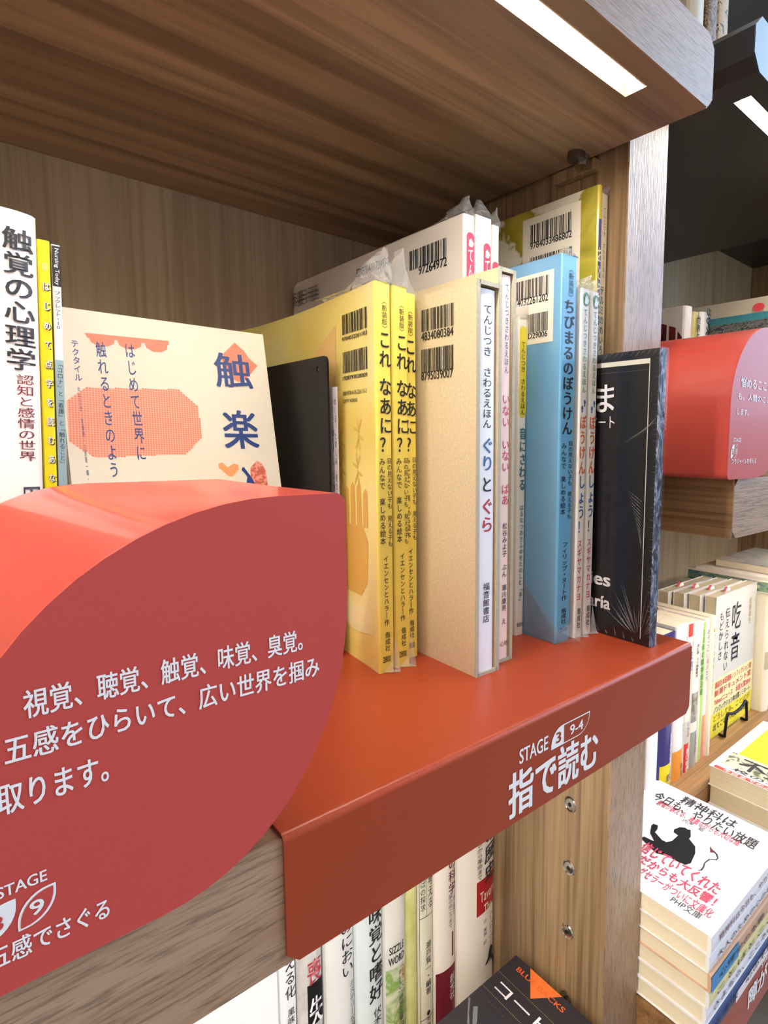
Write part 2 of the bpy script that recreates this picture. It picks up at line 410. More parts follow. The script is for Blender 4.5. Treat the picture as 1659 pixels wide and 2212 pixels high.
# lettering tables: key, words, extents in millimetres, ink
SPINE_TEXT = [
('yA', '︿新装版﹀', 4.03, 7.2, 187.06, 200.48, 'ink'),
('yA', 'これ', 2.4, 8.93, 167.05, 184.46, 'ink', {'b':1}),
('yA', 'なあに？', 1.92, 8.93, 122.46, 161.02, 'ink', {'b':1}),
('yA', '目の見えない子も 見える子も', 6.14, 8.93, 70.86, 118.97, 'ink'),
('yA', 'みんなで　楽しめる絵本', 1.34, 4.8, 72.16, 118.77, 'ink'),
('yA', 'イエンセンとハラ丨作', 3.17, 6.24, 26.81, 65.82, 'ink'),
('yA', '偕成社', 3.65, 6.72, 12.13, 23.01, 'ink'),
('yA', '2800', 2.11, 6.91, 5.9, 9.37, 'ink', {'h': 1}),
('slipA', 'てんじつき さわるえほん', 3.1, 8.93, 134.25, 197.54, 'ink'),
('slipA', 'ぐり', 2.48, 10.29, 111.51, 128.85, 'blue', {'b':1}),
('slipA', 'と', 2.48, 9.67, 100.27, 107.78, 'ink', {'b':1}),
('slipA', 'ぐら', 2.48, 10.29, 78.49, 96.23, 'red', {'b':1}),
('slipA', '福音館書店', 3.72, 8.43, 27.75, 49.98, 'ink'),
('slipA', 'HAND', 2.48, 9.92, 17.94, 24.82, 'ink'),
('slipB', 'てんじつきさわるえほん', 3.4, 6.31, 165.18, 213.17, 'ink'),
('slipB', 'いない いない ばあ', 2.43, 7.76, 91.16, 152.89, 'pinkred', {'b': 0}),
('slipB', '松谷みよ子　ぶん　瀬川康男　え', 2.91, 6.6, 20.81, 80.71, 'ink'),
('slipB', '心社', 1.94, 8.25, 7.5, 10.61, 'ink', {'h': 1}),
('oto', 'PILL', 0.72, 6.84, 144.11, 201.71, 'yellow'),
('oto', 'てんじつき　さわるえほん', 1.8, 5.76, 146.18, 191.95, 'ink'),
('oto', '音にさわる', 1.44, 6.84, 97.64, 137.9, 'teal', {'b':1}),
('oto', 'はるなつあきふゆをたのしむ﹁手﹂', 2.16, 5.76, 23.84, 87.6, 'teal'),
('oto', '偕成社', 0.72, 6.48, 5.79, 8.66, 'ink', {'h': 1}),
('blue', '︿新装版﹀', 5.88, 10.5, 217.44, 233.27, 'ink'),
('blue', 'ちびまるのぼうけん', 2.8, 11.9, 133.92, 215.09, 'ink', {'b':1}),
('blue', '目の見えない子も　見える子も', 8.68, 12.88, 80.44, 129.64, 'ink'),
('blue', 'みんなで　楽しめる絵本', 2.1, 7.0, 83.32, 128.13, 'ink'),
('blue', 'フィリップ・ヌ丨ト作', 4.9, 10.08, 27.35, 65.21, 'ink'),
('blue', '偕成社', 4.9, 9.8, 12.0, 22.16, 'ink'),
('blue', '2800', 4.2, 11.2, 6.66, 9.14, 'ink', {'h': 1}),
('whA', 'HAND2', 1.17, 7.41, 213.86, 222.3, 'green'),
('whA', 'てんじつきさわるえほん', 2.34, 5.85, 160.58, 211.86, 'green'),
('whA', 'FOOT', 1.56, 6.24, 147.72, 156.2, 'blue'),
('whA', 'ぼうけん', 0.94, 6.86, 108.93, 145.97, 'orange', {'b':1}),
('whA', 'しょう！', 1.17, 6.63, 70.48, 107.43, 'blue', {'b':1}),
('whA', 'スギヤマカナヨ', 1.17, 5.46, 25.34, 65.03, 'pinkred'),
('whA', '偕成社', 2.34, 5.85, 6.25, 19.85, 'ink'),
('tall', 'おとうさん', 0.0, 4.28, 203.6, 260.04, 'cream'),
('beige', 'てんじつき　さわるえほん', 2.16, 4.32, 241.7, 287.2, 'ink'),
('beige', 'テルミのめいろ', 0.36, 4.32, 190.55, 235.37, 'teal', {'b':1}),
('tenA', 'LOZ', 2.18, 8.27, 218.04, 255.93, 'pinkred'),
('tenA', 'HANDO', 3.05, 7.66, 247.25, 252.16, 'paper'),
('tenA', 'てんじつき', 3.31, 7.13, 201.29, 245.58, 'paper', {'b':1}),
('wh0', '触覚の心理学', 9.5, 18.24, 154.24, 206.53, 'ink', {'b':1}),
('wh0', '認知と感情の世界', 12.16, 17.48, 119.68, 152.74, 'maroon'),
('wh0', '田', 13.3, 18.43, 101.4, 109.65, 'ink'),
('yel', 'は　じ　め　て　点　字　を　読　む　あ　な　た　へ', 1.41, 3.61, 94.75, 193.43, 'paper', {'b':1, 'sh': 1}),
('yel', 'DOT', 1.23, 3.52, 198.08, 201.44, 'paperd'),
('nur', 'ブックレット・10', 0.56, 2.52, 174.92, 190.57, 'ink'),
('nur', '﹁コロナ﹂と﹁看護﹂と﹁触れること﹂', 0.56, 2.52, 118.39, 159.88, 'ink'),
('l1', '見える化', 4.37, 11.87, 123.19, 163.88, 'ink'),
('l1', '風味を見る', 5.62, 10.62, 85.18, 115.44, 'ink'),
('l2', '喪', 5.49, 16.47, 125.53, 144.52, 'red'),
('l2', '失', 6.4, 16.84, 92.72, 115.32, 'paper', {'b':1}),
('l3', 'のにおい', 11.85, 21.8, 113.47, 155.56, 'ink'),
('l3', 'ミステリーな嗅覚', 17.77, 22.51, 60.51, 105.82, 'ink'),
('l4', '味覚と嗜好', 9.6, 22.32, 76.37, 154.55, 'ink', {'b':1}),
('l4', '伏木　亨', 12.48, 20.4, 40.42, 69.26, 'ink'),
('l5', 'SIZZLE\nWORD', 3.03, 17.17, 94.61, 110.29, 'ink', {'h': 1, 'b':1}),
('l5', '﹁おいしい﹂感覚と言葉の使い方', 11.11, 16.16, 22.93, 88.94, 'ink'),
('l7', '味ことばの探求', 1.86, 6.2, 121.18, 168.55, 'ink'),
('l7', '考える', 8.52, 13.95, 120.93, 150.34, 'ink'),
('l7', '瀬戸賢一・編著', 6.2, 11.62, 43.31, 91.82, 'ink'),
('l7', '●海鳴社', 6.51, 10.85, 5.76, 28.38, 'ink'),
('l8', 'の科学', 12.76, 20.88, 121.93, 153.03, 'maroon', {'b':1}),
('l8', '脳の向こうまで', 12.76, 16.7, 91.29, 121.86, 'ink'),
('l8', '味わいの現場から', 17.63, 20.88, 100.18, 117.49, 'ink'),
('l8', '創元社', 13.92, 19.72, 22.48, 46.96, 'paper'),
('l9', 'の歴史', 27.22, 43.02, 112.49, 161.94, 'ink', {'b':1}),
('l9', '中世から革命まで', 18.44, 24.58, 119.25, 159.87, 'ink'),
('l9', 'Tavern\nThe', 21.95, 42.58, 82.23, 105.94, 'cream', {'h': 1}),
('l9', '辻　美樹　訳', 26.34, 30.73, 52.4, 77.2, 'ink'),
('l9', 'バ丨バラ・ウィ丨トン著', 34.24, 39.51, 29.1, 78.5, 'ink'),
('navy', '鋭く', 10.0, 20.0, -0.2, 17.77, 'navy'),
('navy', '精神看護の現在', 15.0, 21.25, 25.72, 63.51, 'paper'),
('org', '何か？', 17.5, 23.75, 46.54, 64.27, 'ink'),
('org', '心の甲板', 13.75, 23.75, 86.89, 166.84, 'ink'),
('org', '看護入門', 17.5, 23.75, -14.06, 16.95, 'ink'),
('red', 'いま摂', 1.3, 11.7, 121.1, 156.59, 'blue', {'b':1}),
('red', 'つきる', 3.9, 10.4, 43.04, 59.89, 'ink'),
('red', '春口新書', 3.9, 10.4, 0.51, 28.92, 'paper'),
('gray', '改訂版 うつ病新時代', 5.1, 10.2, 110.14, 150.17, 'ink', {'b':1}),
('gray', '内海健', 10.2, 15.3, 15.61, 38.7, 'ink'),
('green', '30年の精神病治癒', 0.9, 7.2, 84.32, 163.44, 'dgreen', {'b':1}),
('pink', 'おそこにいる人たち', 2.0, 9.0, 98.08, 161.98, 'ink'),
('pink', '青土社', 3.0, 7.0, 22.48, 54.74, 'yellow'),
('rwh', 'こころの強い人になる', 6.25, 11.25, 76.46, 156.59, 'ink'),
('kit', '吃音', 46.36, 73.2, 91.82, 171.71, 'ink'),
('kit', '伝えられない', 26.84, 39.04, 84.42, 168.16, 'ink'),
('kit', 'もどかしさ', 10.98, 21.96, 102.68, 165.95, 'ink'),
('kit', '近藤雄生', 97.6, 106.14, 133.37, 169.64, 'goldd'),
('r80', '80%', 3.6, 15.3, 147.6, 179.99, 'ink', {'rot': 1}),
('ryel', '世界G', 1.8, 10.8, 142.32, 168.46, 'ink', {'b':1}),
('bigw', 'こころを生きる', 19.2, 27.2, 4.68, 155.4, 'ink'),
]
PLANE_TEXT = [
('sign', '視覚、聴覚、触覚、味覚、臭覚。', -61.5, 2.9, 64.6, 71.2, 'paper', {'b':1}),
('sign', '五感をひらいて、広い世界を掴み', -65.3, 7.9, 55.0, 61.6, 'paper', {'b':1}),
('sign', '取ります。', -67.2, -46.9, 43.7, 50.6, 'paper', {'b':1}),
('sign', 'STAGE', -68.6, -59.9, 24.5, 27.2, 'paper', {'b':1}),
('sign', '五感でさぐる', -70.8, -48.6, 8.1, 13.4, 'paper', {'b':1}),
('fas', 'STAGE', 107.33, 126.7, -19.11, -12.09, 'paper', {'b':1}),
('fas', '指で読む', 100.99, 166.35, -43.32, -22.03, 'paper', {'b': 2}),
('rs', '悩めるこころも、', 323.63, 389.11, 168.8, 176.02, 'paper', {'b':1}),
('rs', 'も。人間のこころと', 319.86, 390.44, 160.01, 165.0, 'paper', {'b':1}),
('rs', 'します。', 319.36, 338.16, 149.62, 153.91, 'paper', {'b':1}),
('rs', 'STAGE', 316.36, 328.36, 130.73, 133.48, 'paper', {'b': 0}),
('rs', 'ICON310', 313.95, 330.3, 120.92, 129.63, 'paper', {'b': 0}),
('rs', 'フラジャイルを考える', 315.15, 355.3, 115.25, 119.1, 'paper', {'b':1}),
('yA', 'BAR', 134.76, 102.99, 187.85, 198.83, 'ink'),
('yA', '9784032261103', 135.04, 103.11, 184.43, 186.52, 'ink', {'b':1}),
('yA', 'BAR', 134.81, 103.5, 166.39, 178.2, 'ink'),
('yA', '1928797028009', 135.03, 103.64, 162.51, 164.66, 'ink', {'b':1}),
('yA', 'ISBN978-4-03-226110-3', 135.24, 104.84, 153.91, 156.27, 'ink'),
('yA', 'C8797 ¥2800E', 135.46, 116.56, 149.76, 151.79, 'ink'),
('slipA', 'BAR', 102.81, 73.27, 190.25, 202.28, 'ink'),
('slipA', '4834080384', 102.93, 73.66, 185.22, 189.71, 'ink', {'b':1}),
('slipA', 'BAR', 103.03, 73.66, 167.41, 180.4, 'ink'),
('slipA', '8795039007', 103.15, 74.06, 163.12, 167.9, 'ink', {'b':1}),
('tenA', 'BAR', 164.42, 124.06, 242.99, 255.52, 'ink'),
('tenA', '97264972', 153.79, 123.32, 238.35, 243.78, 'ink', {'b':1}),
('blue', 'BAR', 99.27, 70.62, 219.35, 231.05, 'ink'),
('blue', '14032261202', 99.51, 70.91, 215.54, 220.06, 'ink', {'b':1}),
('blue', 'BAR', 87.53, 70.88, 197.77, 209.31, 'ink'),
('blue', 'D29006', 87.47, 71.18, 194.17, 197.64, 'ink', {'b':1}),
('blue', 'PATCH', 100.6, 66.47, 190.57, 233.61, 'cream'),
('tall', 'BAR', 136.93, 96.57, 275.3, 288.8, 'ink'),
('tall', '9784033486802', 136.68, 96.25, 271.51, 276.18, 'ink', {'b':1}),
('tall', 'BAR', 136.47, 95.94, 253.4, 265.5, 'ink'),
('tall', 'PATCH', 144.82, 88.56, 230.2, 294.04, 'cream'),
('tenA', 'ISBN978-4-09-726497-2', 235.09, 189.72, 251.66, 257.73, 'ink'),
('tenA', '点字つき絵本についてのおはなし', 348.84, 296.89, 252.13, 259.28, 'ink'),
('tenA', '点字つき絵本についてのおはなし', 349.09, 297.07, 248.78, 255.69, 'ink'),
('tenA', '点字つき絵本についてのおはなし', 349.34, 297.25, 245.43, 252.1, 'ink'),
('st', '精神科は', 98.45, 40.48, 439.17, 453.41, 'ink', {'b':1}),
('st', '今日も、やりたい放題', 122.16, 14.68, 424.36, 440.02, 'ink', {'b':1}),
('st', '患者が訴える、過激ながらも大切な話', 113.19, 26.69, 418.67, 428.7, 'pinkred', {'b':1}),
('st', '内海　聡', 80.49, 58.69, 413.59, 419.15, 'ink'),
('st', '信じていてくれた', 88.02, 13.74, 349.44, 364.74, 'pinkred', {'b': 2}),
('st', 'だからも大反響！', 80.85, 10.25, 336.81, 348.24, 'pinkred', {'b': 2}),
('st', 'グセラーがついに文庫化', 73.14, 6.11, 324.1, 334.69, 'pinkred', {'b':1}),
('st', 'PHP文庫', 36.99, 11.35, 317.25, 324.81, 'ink'),
('bb', 'BLUE BACKS', 134.7, 82.81, 241.73, 245.9, 'orange', {'b':1}),
('bb', 'コーヒー', 135.56, 59.0, 217.76, 226.77, 'paper', {'b':1}),
('bb', '「おいしさ」の方程式', 135.25, 59.65, 207.18, 206.97, 'orange'),
]
COVER_TEXT = [
('触', 72.16, 92.36, 161.79, 182.5, 'bluei', {'b':1}),
('楽', 72.99, 91.97, 125.03, 147.88, 'bluei', {'b':1}),
('入', 76.14, 92.14, 91.19, 113.7, 'bluei', {'b':1}),
('はじめて世界に', 28.38, 32.84, 118.69, 181.72, 'bluei', {'v': 1}),
('触れるときのよう', 15.68, 20.09, 109.86, 181.27, 'bluei', {'v': 1}),
('テクタイル', 5.71, 8.67, 159.59, 180.41, 'bluei', {'v': 1}),
('仲谷正史・筧康明・三原聡一郎・渡邊淳司', 6.35, 7.32, 94.55, 156.53, 'bluei', {'v': 1}),
]

# ---------------------------------------------------------------- materials of the place
W_BOARD = wood('walnut_board', (140, 112, 86), (166, 136, 108), (184, 154, 124), 'X', across=15, streak=0.12, soft=.5, bump=.05)
W_FRONT = wood('walnut_edge', (160, 128, 100), (172, 140, 112), (182, 150, 122), 'X', across=20, streak=0.45, rough=0.36, spec=0.6, bump=.5, soft=.85, pore=70, fine=800)
W_PANEL = wood('walnut_upright', (140, 112, 82), (162, 134, 100), (178, 150, 114), 'Z', across=26, streak=0.35, bump=.06, soft=.5)
W_POST = wood('walnut_upright_edge', (154, 128, 106), (160, 134, 112), (166, 140, 118), 'Z', across=10, streak=0.5, rough=0.36, spec=0.6, bump=.6, soft=.92, pore=90, fine=900)
W_BACK = wood('grey_oak_back', (172, 154, 128), (182, 164, 138), (190, 172, 146), 'Z', across=40, streak=0.16, rough=0.6, bump=0.03, soft=.85)
W_PALE = wood('pale_oak_back', (170, 158, 132), (180, 168, 142), (188, 176, 150), 'Z', across=40, streak=0.12, rough=0.6, bump=0.03, soft=.85)
BLACK_W = flat('black_laminate', (44, 43, 44), 0.4, noise=0.12, nscale=30)
RED_STEEL = flat('red_painted_steel', (160, 64, 36), 0.30, 0.35, noise=0.03, nscale=900)
RED_SIGN = flat('red_sign_paint', (196, 74, 68), 0.42, 0.4, noise=0.02, nscale=1400, coat=0.06)
RED_BODY = flat('red_sign_body_gloss', (196, 76, 64), 0.34, 0.6, noise=0.02, nscale=1400, coat=0.5)
KRAFT = flat('kraft_board', (214, 198, 162), 0.8, 0.2, noise=0.09, nscale=700)
GREYBOARD = flat('grey_board', (176, 172, 156), 0.85, noise=0.1, nscale=900)
CHROME = flat('chrome', (205, 200, 190), 0.16, metal=1.0)
DARKMETAL = flat('hole_shadow_metal', (60, 56, 50), 0.3, metal=0.8)
BLACKMETAL = flat('black_steel', (15, 15, 17), 0.5, 0.25)
LEDM = flat('led_strip', (255, 248, 236), emit=LED)
LEDCHAN = flat('led_channel', (225, 200, 160), 0.6)
WHITE = flat('white_paper', (240, 238, 238), 0.4)
WARMW = flat('warm_white_paper', (240, 232, 222), 0.4)
FILM = film('clear_film', 0.10, 0.05, 22, .985)
FILMY = film('clear_film_wrinkled', 0.8, 0.22, 30)

ZT, ZB_TOP = 0.3225, 0.3620
# ---------------------------------------------------------------- the room
tag(box('floor', -2.0, 4.5, -4.0, 0.42, -1.05, -1.0, flat('grey_floor', (150, 142, 134), .5, noise=.05, nscale=8)), kind='structure')
tag(box('wall_back', -2.0, 4.5, 0.370, 0.42, -1.0, 1.6, flat('off_white_wall', (222, 218, 210), .8)), kind='structure')
# ---------------------------------------------------------------- the bookcase
def board(name, x0, x1, y0, y1, z0, z1, mat, fmat, parent, led=None, cham=0.006, right=True, left=False):
    """shelf board with cut corners at its free end; led=(xa, xb, ya, yb) cuts a groove in the underside"""
    out = rrect(x0, x1, z0, z1, *((0, cham, cham, 0) if right else (cham, 0, 0, cham)) if (right != left) else (cham,) * 4, n=1)
    yf = y0 + 0.0009
    V, F = prism(out, y0, yf, 'Y'); mesh_obj('front_edge', V, F, fmat, parent)
    parts = []
    if led:
        xa, xb, ya, yb = led; g = z0 + 0.009
        for (a, b_, c, d, e, f) in ((x0, x1, yf, ya, z0, z1), (x0, x1, yb, y1, z0, z1), (x0, x1, ya, yb, g, z1), (xb, x1, ya, yb, z0, g), (x0, xa, ya, yb, z0, g)):
            if b_ - a > 1e-5: parts.append(([(a, b_), (c, d), (e, f)]))
        o0 = None
        for i, ((a, b_), (c, d), (e, f)) in enumerate(parts):
            if b_ == x1 and right and c < .3:
                oo = rrect(a, b_, e, f, 0, cham if f == z1 else 0, cham * 0.8 if e == z0 else 0, 0, n=1); VF = prism(oo, c, d, 'Y')
            elif a == x0 and left:
                oo = rrect(a, b_, e, f, cham if f == z1 else 0, 0, 0, cham * 0.8 if e == z0 else 0, n=1); VF = prism(oo, c, d, 'Y')
            else: VF = box_vf(a, b_, c, d, e, f)
            parts[i] = VF
        V, F = join_vf(parts)
    else:
        V, F = prism(out, yf, y1, 'Y')
    return mesh_obj(name, V, F, mat, parent)
case = empty('bookcase', (0, 0, 0), 'walnut bookcase bay holding the braille picture books, light strip under its top board', 'bookcase')
xl = -0.62
top_b = board('shelf_board', xl, 0.2600, 0.0, 0.358, ZT, ZB_TOP, W_BOARD, W_FRONT, case, (xl, 0.2137, 0.0140, 0.0285))
board('shelf_board', xl, 0.2560, 0.0015, 0.358, -0.0470, -0.0015, W_BOARD, W_FRONT, case, (xl, 0.2137, 0.0160, 0.0300), cham=0.003)
box('shelf_board', xl, 0.2615, 0.010, 0.358, -0.42, -0.3755, W_BOARD, case)
box('back_panel', xl, 0.3086, 0.3582, 0.366, -0.9998, 0.70, W_BACK, case)
box('side_panel', 0.2622, 0.3083, 0.0600, 0.358, -0.9998, 0.70, W_PANEL, case)
box('side_panel_edge', 0.2622, 0.3083, 0.0586, 0.0600, -0.9998, 0.70, W_POST, case)
box('side_panel', xl - 0.045, xl - .0005, 0.0586, 0.358, -0.9998, 0.70, W_PANEL, case)
for z in (ZT, -0.0470):
    y = 0.0150 if z > 0 else 0.0165
    V, F = prism(rrect(y, y + .0125, z + .0028, z + .0082, .002, .002, .002, .002, 3), xl + .002, 0.2075, 'X')
    o = mesh_obj('light_strip', V, F, LEDM, case); tag(o, 'glowing white light strip')
    box('light_channel', xl + .001, 0.2136, y - .0008, y + .0005, z + .0006, z + .0085, LEDCHAN, case)
def socket(y, z, parent, x=0.2622, r=0.0056):
    V, F = [], []; n = 20
    rings = ((r * 1.12, 0.0001), (r, 0.0007), (r * 0.80, 0.0001), (r * .35, .0006))
    for rr, d in rings:
        for i in range(n): a = 2 * PI * i / n; V.append((x - d - .0002, y + rr * math.cos(a), z + rr * math.sin(a)))
    for k in range(len(rings) - 1):
        for i in range(n): F.append((k * n + i, k * n + (i + 1) % n, (k + 1) * n + (i + 1) % n, (k + 1) * n + i))
    F.append(tuple(range(3 * n, 4 * n)))
    o = mesh_obj('shelf_pin_socket', V, F, CHROME, parent, smooth=False)
    V, F = prism(ell(y, z, r * .30, r * .30, 12), x - .0011, x - .0006, 'X')
    mesh_obj('pin_hole_shade', V, F, DARKMETAL, o)  # dark disc painted for the shade in the socket's hole
for z in (-.1020, -.1563, -.2105, -.2664, -.3258): socket(0.0964, z, case)
# underside, right end: dark disc painting a notch's shade, and chrome shelf support
V, F = prism(ell(0.2440, 0.0890, .0062, .0062, 24), ZT - .0045, ZT - .0002, 'Z'); mesh_obj('support_and_shade', V, F, flat('support_shadow', (66, 50, 38), .5), case)
V, F = prism(ell(0.2490, 0.0885, .0050, .0050, 24), ZT - .0075, ZT - .0003, 'Z'); mesh_obj('support_and_shade', V, F, CHROME, case)
box('cleat', 0.2560, 0.2618, 0.0830, 0.12, ZT - .008, ZT - .0003, W_PANEL, case)

# ---------------------------------------------------------------- red steel shelf cover
fas = empty('shelf_label_cover', (0, 0, 0), 'bent red steel cover over the shelf, lettered STAGE 3 9-4 on its front', 'shelf label')
x0, x1, zb, r_, t_ = -0.0007, 0.2655, -0.0468, 0.0030, 0.0011
V, F = [], []; prof = []
for i in range(9): a = PI / 2 * i / 8; prof.append((r_ - r_ * math.sin(a) * 1.0, -r_ + r_ * math.cos(a)))
prof = [(0.21, 0.0)] + prof
# wrap: go along the outside then back along the inside
outer = prof + [(0.0, zb + .004), (0.0, zb)]
inner = [(p[0] + (t_ if i > 4 else 0), p[1] - (t_ if i <= 5 else 0)) for i, p in enumerate(outer)]
n = len(outer)
def sheet_row(x, cut): return [(x, p[0], p[1]) for p in outer] + [(x, p[0], p[1]) for p in reversed(inner)]
rows = [sheet_row(x0, 1), sheet_row(x0 + .004, 0), sheet_row(x1 - .004, 0), sheet_row(x1, 1)]
for k in (0, 3):
    rows[k][n - 1] = (rows[k][0][0], 0.0, zb + .004); rows[k][n] = (rows[k][0][0], t_, zb + .004)
m_ = 2 * n
for rw in rows: V += rw
for k in range(3):
    for i in range(m_): F.append((k * m_ + i, k * m_ + (i + 1) % m_, (k + 1) * m_ + (i + 1) % m_, (k + 1) * m_ + i))
for k in (0, 3):
    for i in range(n - 1): F.append((k * m_ + i, k * m_ + i + 1, k * m_ + m_ - 2 - i, k * m_ + m_ - 1 - i))
so = mesh_obj('steel_cover', V, F, RED_STEEL, fas)
for p in so.data.polygons: p.use_smooth = True
try:
    so.data.set_sharp_from_angle(angle=0.6)
except Exception: pass
def plane_y(parent, key, y, off=(0, 0, 0)):
    for e in PLANE_TEXT:
        if e[0] != key: continue
        k, s, u0, u1, v0, v1, mat = e[:7]; o = e[7] if len(e) > 7 else {}
        if s.startswith('ICON'): continue
        letters(parent, s, (u0 / 1e3 - off[0], y, v0 / 1e3 - off[2]), ((u1 - u0) / 1e3, 0, 0), (0, 0, (v1 - v0) / 1e3), mat, False, o.get('b', 0))
def stage_icon(parent, xa, xm, xb, z0, z1, y, left, right, lw, ground, petal=False):
    X, Z = (1, 0, 0), (0, 0, 1); h = z1 - z0; rl = min(xm - xa, h) * .92; rr = min(xb - xm, h) * .92
    if petal:      # two leaf shapes side by side, the first filled, the second outlined
        q, p = .82, .82; wl, wr = xm - xa, xb - xm
        flatpoly(parent, rrect(xa, xm, z0, z1, (wl * q, h * p), 0, (wl * q, h * p), 0, n=8), (0, y, 0), X, Z, 'paper')
        flatpoly(parent, rrect(xm, xb, z0, z1, (wr * q, h * p), 0, (wr * q, h * p), 0, n=8), (0, y, 0), X, Z, 'paper')
        flatpoly(parent, rrect(xm + lw, xb - lw, z0 + lw, z1 - lw, (wr * q - lw * .6, h * p - lw * .6), 0, (wr * q - lw * .6, h * p - lw * .6), 0, n=8), (0, y - .00012, 0), X, Z, ground)
        letters(parent, left, (xa + wl * .32, y - .0002, z0 + h * .28), (wl * .34, 0, 0), (0, 0, h * .42), ground, False, 1)
        letters(parent, right, (xm + wr * (.32 if len(right) == 1 else .22), y - .0002, z0 + h * .30), (wr * (.34 if len(right) == 1 else .54), 0, 0), (0, 0, h * .42), 'paper', False, 1); return
    flatpoly(parent, rrect(xa, xm, z0, z1, (min(rl, xm - xa), rl), 0, 0, 0, n=8), (0, y, 0), X, Z, 'paper')
    flatpoly(parent, rrect(xm, xb, z0, z1, 0, 0, (min(rr, xb - xm), rr), 0, n=8), (0, y, 0), X, Z, 'paper')
    flatpoly(parent, rrect(xm + lw * .2, xb - lw, z0 + lw, z1 - lw, 0, 0, (rr * .9, rr * .9), 0, n=8), (0, y - .00012, 0), X, Z, ground)
    letters(parent, left, (xa + (xm - xa) * .38, y - .0002, z0 + h * .22), ((xm - xa) * .36, 0, 0), (0, 0, h * .52), ground, False, 1)
    letters(parent, right, (xm + (xb - xm) * .22, y - .0002, z0 + h * .27), ((xb - xm) * .5, 0, 0), (0, 0, h * .5), 'paper', False, 1)
plane_y(fas, 'fas', -0.0002)
stage_icon(fas, .1292, .1385, .1590, -.0208, -.0105, -.0002, '3', '9-4', .0006, RED_STEEL)

# ---------------------------------------------------------------- leaf-shaped red signs
def sign(key, label, xa, xb, z0, z1, y, tl, br, back, words):
    r = empty('shelf_sign', ((xa + xb) / 2, y, z0), label, 'sign'); off = r.location.copy()
    f = rrect(xa, xb, z0, z1, tl, .0035, br, .0035, n=16)
    f = [(p[0] - off[0], p[1] - off[2]) for p in f]
    V, F = prism(f, 0, .0016, 'Y'); o = mesh_obj('face_plate', V, F, RED_SIGN, r, bevel=0.0)
    b = [(p[0] - off[0], p[1] - off[2]) for p in rrect(back[0], back[1], back[2], back[3], back[4], back[5], back[6], .0035, n=16)]
    n = len(f); V = [(p[0], .0016, p[1]) for p in f] + [(p[0] * .35 + q[0] * .65, .0016 + (back[7] - .0016) * .5, p[1] * .35 + q[1] * .65) for p, q in zip(f, b)] + [(p[0], back[7], p[1]) for p in b]
    F = [(k * n + i, k * n + (i + 1) % n, (k + 1) * n + (i + 1) % n, (k + 1) * n + i) for k in (0, 1) for i in range(n)] + [tuple(range(2 * n, 3 * n))]
    o = mesh_obj('body', V, F, RED_BODY, r, smooth=True)
    try: o.data.set_sharp_from_angle(angle=0.9)
    except Exception: pass
    plane_y(r, words, -.0002, off)
    return r
sg = sign('sign', 'large red leaf-shaped sign about the five senses at the front left', -.078, .0180, .0010, .1120, -.010, (.075, .075), (.055, .078),
          (-.082, .0172, .0010, .1112, (.048, .045), .006, (.03, .03), .098), 'sign')
ox, oz = sg.location.x, sg.location.z
stage_icon(sg, -.0728 - ox, -.0656 - ox, -.0584 - ox, .0147 - oz, .0231 - oz, -.0002, '3', '9', .0005, RED_SIGN, True)
rs = sign('rs', 'smaller red leaf-shaped sign about fragile minds on the right-hand shelf', .3100, .4050, .1046, .2155, .003, (.062, .060), (.050, .040),
          (.3105, .4045, .1046, .2152, (.062, .060), .0035, (.05, .04), .130), 'rs')
ox, oz = rs.location.x, rs.location.z
stage_icon(rs, .3135 - ox, .3185 - ox, .3236 - ox, .1195 - oz, .1290 - oz, -.0002, '3', '10', .0004, RED_SIGN, True)

# ---------------------------------------------------------------- books on the red shelf
yellow_cover = blotch('yellow_picture_cover', [(.30, (232, 206, 104)), (.44, (248, 228, 134)), (.56, (250, 236, 168)), (.70, (240, 212, 134))], 11, .4, (1, .6, 1), .1, 1)
yspine = flat('yellow_spine', (254, 232, 106), .32, noise=.02)
TAPER = [(0, 0), (.014, .0015), (.034, .003), (.059, .005), (.085, .007), (.116, .0082), (.176, .0075), (.205, .004)]
book('yA', 'book', 'yellow picture book, nearest of three alike, barcodes on its cover', .0918, .1012, .094, 0, .2104, .205, yellow_cover, None, t=.0006, spine_mat=yspine, taper=TAPER)
spine_texts(('yA',)); cover_texts(('yA',))
ya_r = BOOKS['yA']['root']; cr_rnd = random.Random(4)
def on_cover(pts, mat, e=.00025):
    V = [(fxy(TAPER, y) - e, y, z) for y, z in pts]; mesh_obj('cover_drawing', V, [tuple(range(len(V)))], mat, ya_r)
FP, FP2, FP3 = flat('faint_print', (222, 192, 96), .45), flat('faint_print2', (226, 178, 84), .45), flat('faint_print3', (250, 236, 176), .45)
for (cy_, cz_) in ((.046, .128), (.022, .132), (.046, .112), (.024, .112)):      # sprigs of leaves
    for k in range(6):
        a = .9 * (k % 3 - 1) + (PI if k > 2 else 0) + .3; L_ = .0042
        c0, c1 = cy_ + .0028 * math.sin(a), cz_ + .006 * math.cos(a)
        on_cover([(c0 + .9e-3 * math.cos(t) * math.cos(a) + L_ * math.sin(t) * math.sin(a), c1 - .9e-3 * math.cos(t) * math.sin(a) + L_ * math.sin(t) * math.cos(a)) for t in [2 * PI * q / 8 for q in range(8)]], FP)
on_cover([(.058, .034), (.008, .034), (.008, .020), (.030, .017), (.058, .022)], FP3)          # sleeve of the drawn arm
on_cover([(.046, .076), (.040, .080), (.018, .080), (.012, .072), (.014, .048), (.022, .040), (.040, .040), (.048, .052)], FP2)   # palm
